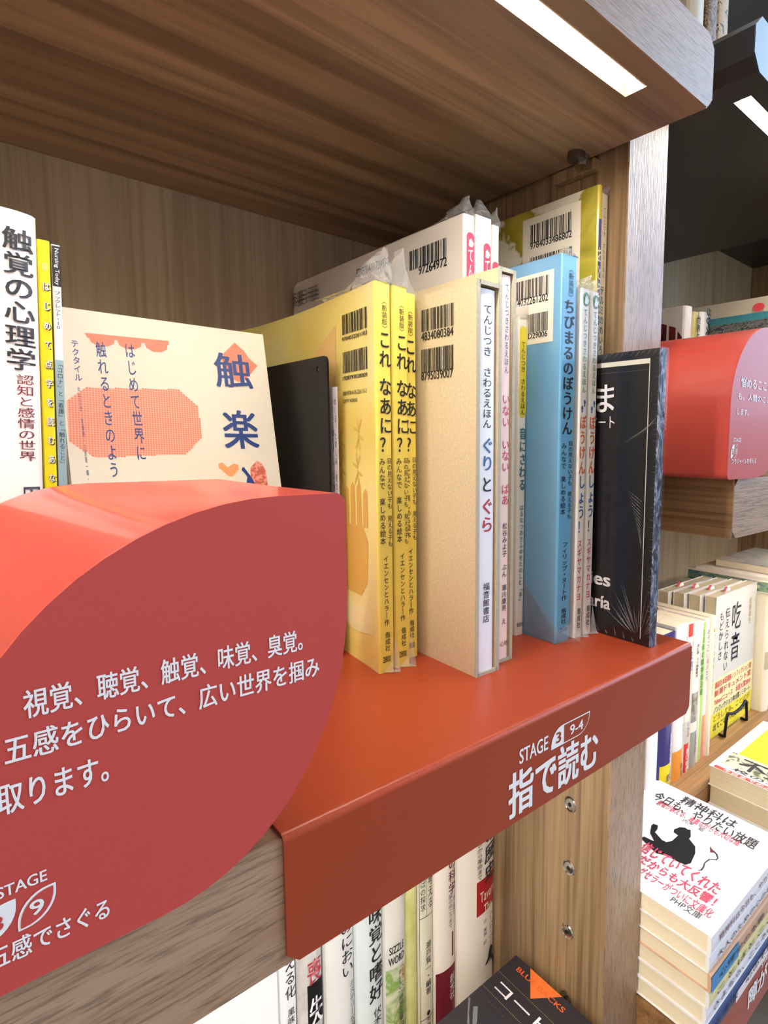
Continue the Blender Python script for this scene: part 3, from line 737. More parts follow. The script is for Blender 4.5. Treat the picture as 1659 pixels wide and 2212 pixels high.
for k in range(4): on_cover([(.042 - .008 * k, .080), (.036 - .008 * k, .080), (.0365 - .008 * k, .100 + .003 * (k in (1, 2))), (.0385 - .008 * k, .102 + .003 * (k in (1, 2))), (.0415 - .008 * k, .099 + .003 * (k in (1, 2)))], FP2)
on_cover([(.05, .195), (.082, .183), (.084, .150), (.070, .135), (.052, .150)], flat('faint_print4', (240, 196, 120), .45))
flush_letters()
g = 'yellow braille picture books alike'
yA = BOOKS['yA']['root']
yB = copy_tree(yA); yB.location = (.1028, .0948, 0); yC = copy_tree(yA); yC.location = (.1140, .1031, 0)
yB['label'] = 'yellow picture book, middle of three alike, between the other two'
yC['label'] = 'yellow picture book, pushed furthest back of three alike, beside the kraft slipcase'
for o in (yA, yB, yC): o['group'] = g
sleeve(yA, .0094, .150, .2104, FILM, .018, True, 2, .0005, .07, side=False)
sleeve(yB, .0094, .150, .2104, FILM, .018, True, 3, .0005, .07, side=False)
sleeve(yC, .0090, .150, .2100, FILM, .010, False, 5, .0, .05, side=False)

def slipcase(key, name, label, x0, x1, y, h, d, t=.0014):
    w = x1 - x0; r = empty(name, (x0, y, 0), label, 'slipcase', 'kraft slipcases')
    for nm, a in (('side', (0, t, 0, d, 0, h)), ('side', (w - t, w, 0, d, 0, h)), ('top', (t, w - t, 0, d, h - t, h)), ('bottom', (t, w - t, 0, d, 0, t)), ('back', (t, w - t, d - t, d, t, h - t))):
        box(nm, *a, KRAFT, r)
    e = .0004
    V, F = join_vf([box_vf(-e, t + e, -.0006, 0, -0, h + e), box_vf(w - t - e, w + e, -.0006, 0, 0, h + e), box_vf(t, w - t, -.0006, 0, h - t - e, h + e), box_vf(t, w - t, -.0006, 0, 0, t + e)])
    mesh_obj('edge', V, F, GREYBOARD, r)
    BOOKS[key] = dict(root=r, w=w, h=h, x=x0, y=y, z=0, bulge=None, b=0)
    return r
slipcase('slipA', 'slipcase', 'kraft slipcase with barcodes, shorter and nearer of two', .1273, .1438, .0545, .2107, .20)
cover_texts(('slipA',))
book('slipA', 'book', 'white book inside the kraft slipcase, blue and red title', .1290, .1416, .0560, .0016, .2058, .185, WARMW, None, hard=True, b=.0010, spine_mat=flat('white_spine', (238, 240, 250), .3))
BOOKS['slipA']['z'] = 0
spine_texts(('slipA',))
slipcase('slipB', 'slipcase', 'kraft slipcase taller and further back of two, opening shows pink book', .1486, .1609, .0615, .2228, .205)
book('slipB', 'book', 'pale pink book inside the taller kraft slipcase', .1503, .1592, .0625, .0016, .2182, .19, flat('pink_cover', (244, 218, 214), .35), None, hard=True, b=.0006)
spine_texts(('slipB',))

# three tall white books in crumpled film
TW = flat('tall_white_cover', (238, 230, 222), .35)
g = 'tall white books in crumpled film'
for i, (k, a, b_, lab, zz) in enumerate((('tenA', .1613, .1700, 'tall white book in film, leftmost of three, long barcoded cover showing', .266), ('tenB', .1706, .1842, 'tall white book in film, thicker middle one of three, pink label', .268), ('tenC', .1845, .1905, 'tall white book in film, thin rightmost of three, pink label', .2655))):
    r = book(k, 'book', lab, a, b_, .107, 0, zz, (.240, .232, .232)[i], TW, g, t=.0012, board=.009)
    w = b_ - a
    if i == 0: spine_texts(('tenA',)); cover_texts(('tenA',))
    else:
        dz = (0, -.0035, -.0130)[i]; lw = .0058; c = w - lw / 2 - .0012 if i == 1 else w / 2
        flatpoly(r, rrect(c - lw / 2, c + lw / 2, .215 + dz, .2562 + dz, lw / 2, lw / 2, 0, 0), (0, -.0002, 0), (1, 0, 0), (0, 0, 1), 'pinkred')
        hand(r, c, .2498 + dz, .0044, .0052, -.0005, 'paper')
        letters(r, 'てんじつき', (c - .0019, -.0005, .2013 + dz), (.0038, 0, 0), (0, 0, .0443), 'paper', True, 1)
    sleeve(r, w, .200, zz, film('clear_film_white', .12, .05, 30), .0095, False, 10 + i)

oto = book('oto', 'book', 'thin white book with yellow label strip on its spine, in film', .1911, .1983, .0885, 0, .2070, .17, WARMW, None, t=.0009)
spine_texts(('oto',)); sleeve(oto, .0072, .16, .2070, film('clear_film_white', .12, .05, 30), .010, False, 21)

blue_cover = blotch('blue_picture_cover', [(.35, (112, 166, 206)), (.5, (124, 174, 210)), (.62, (106, 154, 194))], 9, .25, (1, 1, 1), .4, 2)
bl = book('blue', 'book', 'sky blue picture book in a clear bag, two barcodes on a cream patch', .1988, .2126, .0598, 0, .2415, .22, blue_cover, None, t=.0008, spine_mat=flat('blue_spine', (116, 182, 224), .28))
BOOKS['blue']['x'] = .1986
spine_texts(('blue',)); cover_texts(('blue',))
sleeve(bl, .0138, .20, .2415, FILM, .004, False, 30)
V = [(-.0009, .045, .004), (-.0009, .045, .052), (-.0009, .020, .030), (-.0015, -.004, .010), (.013, -.010, .0008), (.0165, -.0075, .0035), (.0150, -.001, .012), (-.0009, .0, .0006)]
mesh_obj('plastic_fold', V, [(0, 1, 2), (0, 2, 3), (0, 3, 7), (3, 4, 7), (3, 5, 4), (3, 6, 5)], CRUMPLE(), bl)

g = 'white books with a green hand emblem'
for i, (k, a, b_, lab) in enumerate((('whA', .2160, .2238, 'white book with green hand emblem, left of two alike, in film'), ('whB', .2258, .2336, 'white book with green hand emblem, right of two alike, next to the black book'))):
    r = book(k, 'book', lab, a, b_, .0585, 0, .2245, .19, WARMW, g, t=.0010)
    if i == 0: spine_texts(('whA',)); BOOKS['whA']['texts'] = 1
    else:
        S0 = BOOKS['whA']; BOOKS['whA'] = BOOKS['whB']; spine_texts(('whA',)); BOOKS['whA'] = S0
    sleeve(r, .0078, .17, .2245, film('clear_film_white', .12, .05, 30), .0075, True, 40 + i)

# black shrink-wrapped book
blackc = flat('glossy_black_cover', (40, 38, 42), .18, .6, noise=.1, nscale=25)
bk = book('blk', 'book', 'glossy black shrink-wrapped book at the right end of the red shelf', .2378, .2452, .0140, 0, .1862, .150, blackc, None, hard=True, t=.0015, spine_mat=blotch('black_spine_glints', [(.40, (60, 66, 84)), (.52, (104, 118, 146)), (.60, (176, 190, 214)), (.66, (90, 98, 120))], 260, .2, (1, 1, .35), 1.5, 4), pg=flat('grey_pages', (150, 150, 152), .6))  # spine pattern paints the bluish glints of the crinkled wrap
def on_blk(name, pts, mat, e=.0003): return flatpoly(bk, pts, (-e, 0, 0), (0, 1, 0), (0, 0, 1), mat, name)
PB = flat('pale_print', (226, 222, 208), .35)
on_blk('printed_band', [(.0072, .1806), (.0072, .1776), (.115, .1776), (.115, .1806)], PB)
on_blk('printed_line', [(.0072, .1776), (.0078, .1776), (.0078, .004), (.0072, .004)], PB)
on_blk('printed_line', [(.0078, .1740), (.1150, .1740), (.1150, .1736), (.0078, .1736)], flat('grey_print', (70, 70, 74), .3))
letters(bk, 'ま', (-.0004, .0470, .1490), (0, -.0135, 0), (0, 0, .0175), 'paper', False, 1)
letters(bk, 'アート', (-.0004, .0530, .1385), (0, -.0205, 0), (0, 0, .0075), 'paper', False, 0)
letters(bk, 'Series', (-.0004, .0720, .0334), (0, -.0395, 0), (0, 0, .0088), 'paper', False, 2)
letters(bk, 'de María', (-.0004, .0760, .0178), (0, -.0440, 0), (0, 0, .0085), 'paper', False, 2)
SH = film('shrink_wrap', .35, .16, 30, .98)
V, F = [], []
gq = .0007
V = [(-gq, -gq, 0), (-gq, .15, 0), (-gq, .15, .1868), (-gq, -gq, .1868), (.0081, -gq, 0), (.0081, -gq, .1868)]
mesh_obj('shrink_wrap', V, [(0, 1, 2, 3), (0, 4, 5, 3)], SH, bk)
# raised creases of the wrap, fanning out from the lower front corner and along the spine edge
CR = CRUMPLE()
rn = random.Random(12); V, F = [], []
def crease(y0, z0, y1, z1, wd, hh=.0007, xo=-.0009):
    d = Vector((0, y1 - y0, z1 - z0)); L = d.length; d.normalize(); s = Vector((0, -d.z, d.y)) * wd / 2; k = len(V)
    a, b_ = Vector((xo, y0, z0)), Vector((xo, y1, z1)); up = Vector((-hh, 0, 0)); m1 = a.lerp(b_, .3)
    V.extend([tuple(a), tuple(m1 + s), tuple(m1 - s), tuple(m1 + up), tuple(b_)]); F.extend([(k, k + 1, k + 3), (k, k + 3, k + 2), (k + 1, k + 4, k + 3), (k + 2, k + 3, k + 4)])
for i in range(19):
    a = math.radians(152 - 6.1 * i + rn.uniform(-2, 2)); L = rn.uniform(.014, .042); s0 = rn.uniform(.003, .012)
    cy_, cz_ = .0085, .004
    crease(cy_ + -math.cos(a) * s0, cz_ + math.sin(a) * s0 * .8, cy_ - math.cos(a) * L, cz_ + math.sin(a) * L, rn.uniform(.0004, .0009))
for i in range(46):
    z = .008 + .172 * i / 45 + rn.uniform(-.001, .001); crease(-.0004, z, rn.uniform(.0018, .0045), z + rn.uniform(-.0008, .0015), .0005, .0004)
for i in range(14):
    z = .066 + .0023 * i; crease(.0085, z - .004, .0105 + .012 * (i / 14), z + .004, .0005, .0004)
for i in range(5): crease(.001, .142 + .0008 * i, .030 - .004 * i, .126 + .0012 * i, .0008)
for i in range(14): crease(.012 + .007 * i, .001, .014 + .007 * i, .004 + .002 * (i % 3), .0009)
for i in range(10): crease(.002 + .004 * i, .1862, .006 + .0042 * i, .1812 + .001 * (i % 3), .0008)
mesh_obj('wrap_creases', V, F, CR, bk)

# tall books behind, against the side panel
olive = blotch('olive_painted_cover', [(.42, (232, 228, 212)), (.50, (226, 220, 200)), (.515, (150, 140, 44)), (.6, (186, 172, 70)), (.7, (122, 112, 34))], 11, .25, (1, 1, 1.2), .5, 6)
tall = book('tall', 'book', 'tallest picture book, olive painted cover with a large barcode panel', .2495, .2538, .074, 0, .300, .235, olive, None, t=.0008, b=.0008, spine_mat=flat('olive_spine', (200, 176, 60), .2))
band('tall', .06, .2783, flat('spine_blue', (70, 76, 130), .3)); spine_texts(('tall',), .0005); cover_texts(('tall',))
beige = book('beige', 'book', 'thin beige book against the side panel, behind the tallest book', .2543, .2612, .0745, 0, .2965, .23, flat('beige_cover', (220, 204, 172), .5), None, t=.0009)
spine_texts(('beige',))
sleeve(beige, .0069, .20, .2965, film('clear_film_white', .12, .05, 30), .006, False, 51)

# left end of the shelf
wh0 = book('wh0', 'book', 'thick white hardback at the left end, large black vertical title', -.0665, -.0470,   .12, -.0004, .2130, .150, WARMW, None, hard=True, b=.0035, lean=.0365, t=.002)
BOOKS['wh0']['z'] = 0; spine_texts(('wh0',), .0004)
yl = book('yel', 'book', 'slim bright yellow book leaning beside the thick white hardback', -.0440, -.0398, .14, -.0012, .2105, .145, flat('bright_yellow', (244, 224, 24), .4), None, lean=.0317)
spine_texts(('yel',), .0003)
nu = book('nur', 'book', 'thin booklet with a black, white and blue-grey spine, third from the left', -.0393, -.0364, .14, -.0012, .2095, .145, flat('booklet_white', (236, 236, 232), .4), None, lean=.0317)
band('nur', .1925, .2090, flat('spine_black', (48, 44, 44), .4)); band('nur', .003, .1620, flat('spine_bluegrey', (150, 178, 184), .45)); spine_texts(('nur',), .0003)
letters(nu, 'Nursing Today', (.0006, -.0005, .2080), (0, 0, -.0150), (.0017, 0, 0), 'paper', False, 0)

# cream booklet standing face out, leaning back
ang = -math.atan(.2213)
cb = empty('booklet', (-.0265, .1575, 0.0006), 'cream face-out booklet with blue title and orange shapes, leaning back', 'book', rot=(ang, 0, 0))
CW, CH = .1025, .1975
box('cover', 0, CW, 0, .0005, 0, CH, flat('cream_cover', (238, 230, 210), .45), cb); box('page_block', .0004, CW - .0008, .0006, .0065, .0006, CH - .0006, PG, cb)
box('cover', 0, CW, .0066, .0071, 0, CH, flat('cream_cover', (238, 230, 210), .45), cb)
XX, ZZ = (1, 0, 0), (0, 0, 1)
OR = flat('orange_print', (242, 132, 104), .45)
mm = lambda L_: [(a / 1e3, b_ / 1e3) for a, b_ in L_]
flatpoly(cb, mm([(11.7, 185.2), (49.7, 186.1), (49.4, 183.6), (12.6, 182.8)]), (0, -.0002, 0), XX, ZZ, OR, 'cover_print')
for ca in (18.6, 30.8, 43.2): flatpoly(cb, mm([(ca - 5.4, 183.4), (ca + 5.6, 183.6), (ca + 5.2, 181.0), (ca + 2.4, 179.2), (ca - 1.6, 178.8), (ca - 4.6, 180.6)]), (0, -.00018, 0), XX, ZZ, OR, 'cover_print')
flatpoly(cb, mm([(84.9, 189.9), (89.9, 185.3), (92.4, 180.8), (96.8, 176.9), (91.1, 169.8), (84.6, 165.5), (80.0, 167.8), (78.8, 174.0), (75.6, 179.9)]), (0, -.0002, 0), XX, ZZ, OR, 'cover_print')
flatpoly(cb, mm([(68.1, 116.0), (70.2, 116.8), (72.8, 113.8), (76.1, 115.9), (78.6, 115.3), (78.8, 112.5), (74.8, 108.2), (72.8, 108.6), (67.8, 113.9)]), (0, -.0002, 0), XX, ZZ, flat('orange_print2', (248, 166, 106), .3), 'cover_print')
flatpoly(cb, mm([(89.8, 117.6), (92.5, 115.6), (94.2, 111.0), (94.4, 101.0), (84.4, 101.5), (85.5, 113.5)]), (0, -.0002, 0), XX, ZZ, blotch('pebble_print', [(.45, (238, 160, 140)), (.52, (210, 104, 84))], 420, .3), 'cover_print')
# halftone octagon: small squares
hexp = [(1.4, 148.9), (9.4, 156.2), (51.7, 158.5), (60.8, 149.4), (61.0, 131.3), (51.9, 121.9), (10.6, 120.1), (0.8, 128.2)]
def inside(x, y, P):
    c = False
    for i in range(len(P)):
        (xa, ya), (xb_, yb_) = P[i], P[i - 1]
        if (ya > y) != (yb_ > y) and x < (xb_ - xa) * (y - ya) / (yb_ - ya) + xa: c = not c
    return c
flatpoly(cb, mm(hexp), (0, -.00012, 0), XX, ZZ, flat('halftone_ground', (250, 190, 160), .4), 'cover_print')
V, F = [], []; st_, sz = 1.22, .43
for i in range(-60, 80):
    for j in range(90, 200):
        a, b_ = i * st_ + j * .06, j * st_ * .985 - i * .05
        if inside(a, b_, hexp):
            k = len(V); V += [((a + p) / 1e3, -.0002, (b_ + q) / 1e3) for p, q in ((-sz, -sz), (sz, -sz), (sz, sz), (-sz, sz))]; F.append((k, k + 1, k + 2, k + 3))
ht = mesh_obj('halftone_print', V, F, flat('halftone_dot', (236, 128, 104), .4), cb); ht['kind'] = 'stuff'
for s, a0, a1, z0, z1, mt, o in COVER_TEXT: letters(cb, s, (a0 / 1e3, -.0003, z0 / 1e3), ((a1 - a0) / 1e3, 0, 0), (0, 0, (z1 - z0) / 1e3), mt, bool(o.get('v')), o.get('b', 0))

# black steel bookend and the price card behind it
be = empty('bookend', (.0855, .135, 0), 'black steel bookend between the cream booklet and the yellow books', 'bookend')
out = rrect(0, .13, 0, .1758, .004, .004, 0, 0, 5); hole = ell(.0117, .1688, .0014, .0019, 12)
bm = bmesh.new(); vo = [bm.verts.new((0, a, b_)) for a, b_ in out]; vh = [bm.verts.new((0, a, b_)) for a, b_ in hole]
es = [bm.edges.new((vo[i], vo[(i + 1) % len(vo)])) for i in range(len(vo))] + [bm.edges.new((vh[i], vh[(i + 1) % len(vh)])) for i in range(len(vh))]
bmesh.ops.triangle_fill(bm, use_beauty=True, edges=es)
ex = bmesh.ops.extrude_face_region(bm, geom=bm.faces[:]); bmesh.ops.translate(bm, verts=[v for v in ex['geom'] if isinstance(v, bmesh.types.BMVert)], vec=(.0011, 0, 0))
bmesh.ops.recalc_face_normals(bm, faces=bm.faces); me = bpy.data.meshes.new('plate'); bm.to_mesh(me); bm.free(); me.materials.append(BLACKMETAL)
o = bpy.data.objects.new('plate', me); C.objects.link(o); o.parent = be
box('base', -.045, 0, 0.04, .125, 0.0001, .0011, BLACKMETAL, be)
card = empty('price_card', (.0893, .1315, 0), 'pale printed card standing against the yellow book, beside the black bookend', 'card')
box('card', 0, .0004, 0, .09, 0.0001, .1585, flat('lilac_card', (206, 196, 196), .5), card)
for q, s in enumerate(('いのちに触れる、そして読む。', 'めくる、たのしみ、見たよ。')):
    letters(card, s, (-.0002, .0062 - .003 * q, .09), (0, -.0022, 0), (0, 0, .062), 'ink', True, 0)
flush_letters()

# ---------------------------------------------------------------- books on the lower shelf, under the red cover
zb = -0.375
LW = flat('cool_white_cover', (232, 234, 236), .35)

book('l1', 'book', 'white book titled in black, second in the lower row, right of the blank one', .0650, .0775, .185, zb, .215, .150, LW, None, b=.0012)
book('l2', 'book', 'grey book with black block and red character on its spine', .0782, .0963, .185, zb, .213, .150, flat('mottled_grey', (196, 194, 192), .5, noise=.12, nscale=120), None, b=.004)
band('l2', .0935 + 0, .1258 - 0, flat('black_print', (22, 22, 24), .7, .2), .0055, .0175)
book('l3', 'book', 'white book with a fine arc under the title, beside the black-block book', .0975, .1210, .185, zb, .214, .150, flat('soft_white', (226, 226, 224), .35), None, b=.004)
book('l4', 'book', 'bluish white book with bold black brushed title, middle of the lower row', .1215, .1452, .185, zb, .214, .150, flat('bluish_white', (218, 228, 230), .35), None, b=.004)
book('l5', 'book', 'book with two English words above a food photograph on its spine', .1458, .1662, .185, zb, .212, .150, flat('stone_white', (226, 224, 218), .4), None, b=.0035)
r = empty('book', (-.060, .183, zb), 'blank white face-out book, left end of the lower row', 'book'); box('cover', 0, .1242, 0, .0006, 0, .215, LW, r); box('spine', .1236, .1242, .0006, .012, 0, .215, LW, r); box('cover', 0, .1242, .012, .0126, 0, .215, LW, r); box('page_block', .001, .123, .0008, .0118, .0006, .2140, PG, r); BOOKS['l0'] = dict(root=r)
food = blotch('food_photo', [(.38, (206, 214, 176)), (.47, (120, 158, 70)), (.55, (214, 214, 190)), (.62, (196, 146, 70)), (.72, (170, 110, 50))], 34, .4, (1, 1, 1), .8, 4)
band('l5', .01, .0910, food)
book('l6', 'book', 'yellow-green textured book in the lower row, no lettering in view', .1666, .1774, .185, zb, .213, .150, blotch('yellow_green_cover', [(.3, (196, 196, 120)), (.7, (222, 222, 160))], 60, .5), None, b=.0015)
book('l7', 'book', 'cream book ruled in thin black panels, right of the yellow-green one', .1780, .1932, .185, zb, .213, .150, flat('cream_laid', (226, 222, 200), .5), None, b=.0020)
for z in (.1145, .0215): band('l7', z, z + .0006, 'ink')
band('l7', .1150, .213, 'ink', .0068, .0071); band('l7', 0, .213, 'ink', .0011, .0014)
book('l8', 'book', 'white book whose lower spine is maroon, thin red line at its edge', .1938, .2170, .185, zb, .214, .150, WARMW, None, b=.0035)
band('l8', .0, .0540, 'maroon'); band('l8', .0530, .214, 'maroon', .0212, .0216); band('l8', .062, .085, 'maroon', .0170, .0190)
book('l9', 'book', 'thick white history book with a red label, last in the lower row', .2176, .2610, .185, zb, .215, .150, WARMW, None, b=.006)
band('l9', .0840, .1172, flat('wine_red_label', (168, 28, 38), .4), .0185, .0425)
for k in ('l1', 'l2', 'l3', 'l4', 'l5', 'l7', 'l8', 'l9'): BOOKS[k]['z'] = zb
spine_texts(('l1', 'l2', 'l3', 'l4', 'l5', 'l7', 'l8', 'l9'), .0005)
fig = ell(0, 0, .0012, .0016, 10); rr9 = BOOKS['l9']['root']; sy9 = BOOKS['l9']['bulge']
flatpoly(rr9, [(.0290, .006), (.0325, .0115), (.0345, .0150), (.0350, .0215), (.0368, .0225), (.0378, .0200), (.0372, .0140), (.0392, .0090), (.0392, .0035), (.0380, .0020), (.0372, .0080), (.0355, .0105), (.0320, .0060)], (0, sy9(.034) - .0012, .024), (1, 0, 0), (0, 0, 1), 'ink', 'cover_print')
for k in ('l0', 'l1', 'l2', 'l3', 'l4', 'l5', 'l6', 'l7', 'l8', 'l9'): BOOKS[k]['root']['group'] = 'books on the lower shelf'

def flat_book(name, label, xa, xb, ya, yb, z0, z1, cov, spinem, group=None, seed=0, spine_side='front', fore=.0006):
    """lies flat, spine along its front (-Y) edge"""
    r = empty(name, (xa, ya, z0), label, 'book', group); w, d, h = xb - xa, yb - ya, z1 - z0; t = .0005
    out = [(d, 0)] + [(.0012, 0), (.0002, .0012)] + [(-.0004, h / 2)] + [(.0002, h - .0012), (.0012, h)] + [(d, h), (d, h - t), (.003, h - t), (.003, t), (d, t)]
    V, F = prism(out, 0, w, 'X'); fm = [0, 0] + [0, 1, 1, 1, 1] + [0] * (len(out) - 5)
    mesh_obj('cover', V, F, None, r, mats=[cov, spinem], fm=fm)
    v, f = box_vf(fore, w - fore, .0031, d - fore, t, h - t); o = mesh_obj('page_block', v, f, PGZ, r)
    return r
PGZ = bpy.data.materials.new('page_edges_flat'); PGZ.use_nodes = True; nt = PGZ.node_tree; b_ = nt.nodes['Principled BSDF']; b_.inputs['Roughness'].default_value = .85
tc = nt.nodes.new('ShaderNodeTexCoord'); mp = nt.nodes.new('ShaderNodeMapping'); mp.inputs['Scale'].default_value = (5, 5, 1600)
n_ = nt.nodes.new('ShaderNodeTexNoise'); n_.inputs['Scale'].default_value = 1; r_c = nt.nodes.new('ShaderNodeValToRGB')
r_c.color_ramp.elements[0].position = .3; r_c.color_ramp.elements[0].color = lin((226, 210, 176)); r_c.color_ramp.elements[1].position = .65; r_c.color_ramp.elements[1].color = lin((244, 232, 204))
for a, c in ((tc.outputs['Object'], mp.inputs['Vector']), (mp.outputs[0], n_.inputs['Vector']), (n_.outputs['Fac'], r_c.inputs[0]), (r_c.outputs[0], b_.inputs['Base Color'])): nt.links.new(a, c)

# black paperback lying on top of a small pile
BB = flat('black_matt_cover', (44, 42, 48), .42)
g = 'paperbacks under the black one'
zt = -.3143
bbr = flat_book('book', 'black paperback with an orange triangle, lying on a low pile', .080, .2522, .0390, .1450, zt - .0150, zt, BB, BB)
for i, q in enumerate(('lowest', 'middle', 'uppermost')): flat_book('book', q + ' white paperback in the low pile beneath the black one', .082, .2505, .041, .143, zb + .0002 + i * .0152, zb + .0152 + i * .0152 - .0002, LW, LW, g)
def plane_z(root, key, top):
    X0, Y0 = root.location.x, root.location.y
    for e in PLANE_TEXT:
        if e[0] != key: continue
        k, s, u0, u1, v0, v1, mat = e[:7]; o = e[7] if len(e) > 7 else {}
        letters(root, s, (v0 / 1e3 - X0, u0 / 1e3 - Y0, top), (0, (u1 - u0) / 1e3, 0), ((v1 - v0) / 1e3, 0, 0), mat, False, o.get('b', 0))
def top_poly(root, pts, mat, top, name='cover_print'):   # pts given as (Y, X) in mm
    return flatpoly(root, [(a / 1e3 - root.location.y, c / 1e3 - root.location.x) for a, c in pts], (0, 0, top), (0, 1, 0), (1, 0, 0), mat, name)
top_poly(bbr, [(127.6, 252.0), (91.7, 252.0), (108.7, 232.6)], flat('orange_triangle', (240, 122, 56), .4), .0151)
plane_z(bbr, 'bb', .0154)
for q in (0, 6): top_poly(bbr, [(144.6 - q * 1.5, 198.2 - q * .4), (142.4 - q * 1.5, 198.6), (134 - q * 1.6, 190), (127.2 - q, 185.0), (128.6 - q, 183.7), (138.8 - q, 193.0)], flat('grey_smoke', (120, 120, 126), .5), .0152)
for v in (243 - 12.2, 243 - 30): 
    V, F = [], []
    for i in range(70):
        y_ = .1445 - i * .0015 - .039; k = len(V); xx = (v + .0) / 1e3 - .080; V += [(xx, y_, .0152), (xx, y_ - .0007, .0152), (xx + .0003, y_ - .0007, .0152), (xx + .0003, y_, .0152)]; F.append((k, k + 1, k + 2, k + 3))
    mesh_obj('dotted_rule', V, F, ink('paperd'), bbr)

# ---------------------------------------------------------------- the neighbouring bookcase
nb = empty('bookcase', (0.333, 0, 0), 'neighbouring bookcase to the right, with a black top board and paler back', 'bookcase')
def nbox(name, x0, x1, y0, y1, z0, z1, mat): return box(name, x0 - .333, x1 - .333, y0, y1, z0, z1, mat, nb)
def nboard(x0, x1, y0, y1, z0, z1, mat, fm, led=None, cham=.006):
    if led: led = (led[0] - .333, led[1] - .333, led[2], led[3])
    return board('shelf_board', x0 - .333, x1 - .333, y0, y1, z0, z1, mat, fm, nb, led, cham, right=False, left=True)
W_R = wood('walnut_shelf_right', (136, 98, 62), (160, 120, 78), (178, 138, 92), 'X', across=34, streak=.35)
W_REND = wood('walnut_end_right', (150, 112, 76), (168, 128, 88), (180, 142, 98), 'Y', across=40, streak=.35)
nbox('end_edge', .3322, .3330, .0082, .34, .0601, .1040, W_REND)
nboard(.3330, 1.127, .0080, .359, .0600, .1042, W_R, W_FRONT, (.372, 1.1, .022, .036))
nboard(.3295, .646, .0080, .340, .3810, .4160, BLACK_W, flat('black_edge_sheen', (62, 78, 86), .38, .6, coat=.2), (.361, .640, .0237, .0367), .009)  # black edge tinted blue-grey for the cool light it reflects
nboard(.662, 1.3, .0080, .357, .4900, .5250, BLACK_W, BLACK_W, None, .006)
nbox('side_panel', .646, .662, .030, .345, .3812, .70, BLACK_W)
nbox('back_panel', .3090, 1.128, .3600, .366, -.9998, .70, W_PALE)
nbox('side_panel', 1.128, 1.150, .060, .366, -.9998, .70, W_PANEL)
nbox('side_panel', 1.150, 1.60, .330, .366, -.9998, .70, BLACK_W)  # added black sheet standing in for the dark void beyond the panel
nbox('shelf_board', .3090, 1.127, .1020, .3595, -.3305, -.2502, W_R)
nbox('shelf_board', .3090, 1.127, .0020, .3595, -.3720, -.3308, W_R)
for (xa, xb, ya, yb, z) in ((.362, .639, .0250, .0352, .3810), (.373, 1.09, .0235, .0345, .0600)):
    V, F = prism(rrect(ya, yb, z + .0025, z + .0080, .002, .002, .002, .002, 3), xa - .333, xb - .333, 'X')
    o = mesh_obj('light_strip', V, F, LEDM, nb); tag(o, 'glowing white light strip')
nf = empty('shelf_label_cover', (.3200, 0, -.3310), 'bent red steel cover on the lowest right-hand shelf edge, white lettering', 'shelf label')
prof = [(.06, .0024), (.0030, .0024), (.0006, .0016), (-.0002, -.0006), (-.0002, -.045), (.0010, -.045), (.0010, -.0008), (.0014, .0006), (.0032, .0012), (.06, .0012)]
V, F = prism([(a, b2) for a, b2 in prof], 0, .30, 'X'); mesh_obj('steel_cover', V, F, RED_STEEL, nf)
letters(nf, 'STAGE', (.1000, -.0006, -.0095), (.022, 0, 0), (0, 0, .0050), 'paper', False, 1)
letters(nf, '障がい', (.0740, -.0006, -.0310), (.06, 0, 0), (0, 0, .0185), 'paper', False, 2)

# stack of pocket books beside the post
g = 'stack of pocket books beside the post'
specs = [(-.3285, -.3130, WHITE, flat('spine_navy', (40, 66, 120), .35), 'pocket book at the bottom of the stack, navy spine'),
         (-.3128, -.2975, WHITE, flat('spine_cool_white', (232, 230, 240), .35), 'white-spined pocket book, second from the bottom of the stack'),
         (-.2973, -.2830, WHITE, flat('spine_pale_yellow', (232, 218, 156), .35), 'pale yellow-spined pocket book, third from the bottom of the stack'),
         (-.2828, -.2680, flat('tan_cover', (214, 172, 138), .4), flat('spine_tan', (208, 166, 134), .4), 'pocket book with tan and blue spine in the middle of the stack'),
         (-.2678, -.2530, WHITE, flat('spine_white', (236, 232, 240), .35), 'white-spined pocket book, second from the top of the stack'),
         (-.2528, -.2365, WHITE, flat('spine_white2', (238, 236, 242), .35), 'white pocket book on top of the stack, black devil figure and red lettering')]
last = None
for i, (a, c, cm, sm_, lab) in enumerate(specs):
    dx, dy = (.0006 * math.sin(i * 2.3), .0016 * math.sin(i * 1.7)) if i < 5 else (0, 0)
    last = flat_book('book', lab, .3098 + abs(dx), .4585 + dx, -.0030 + dy, .1352 + dy, a, c, cm, sm_, g, fore=.0016)
    h = c - a
    if i == 3: mesh_obj('printed_band', [(.0, -.0006, .0006), (.046, -.0006, .0006), (.046, -.0006, h - .0006), (.0, -.0006, h - .0006)], [(0, 1, 2, 3)], flat('spine_blue_print', (58, 138, 196), .35), last)
    if i == 0: mesh_obj('printed_band', [(.05, -.0006, .0004), (.149, -.0006, .0004), (.149, -.0006, h * .62), (.05, -.0006, h * .62)], [(0, 1, 2, 3)], flat('spine_white_print', (238, 226, 226), .35), last)
    tx = {5: ('精神科は今日も、やりたい放題', 'maroon'), 4: ('大人のための心の本　著', 'ink'), 3: ('心理学の本棚　文庫', 'ink'), 2: ('ことばとこころ', 'ink'), 1: ('さよなら、こころの病', 'ink'), 0: ('文庫版　心の不思議', 'ink')}[i]
    letters(last, tx[0], (.012, -.0010, h * .32), (.125, 0, 0), (0, 0, h * .36), tx[1], False, 0)
plane_z(last, 'st', .0166)
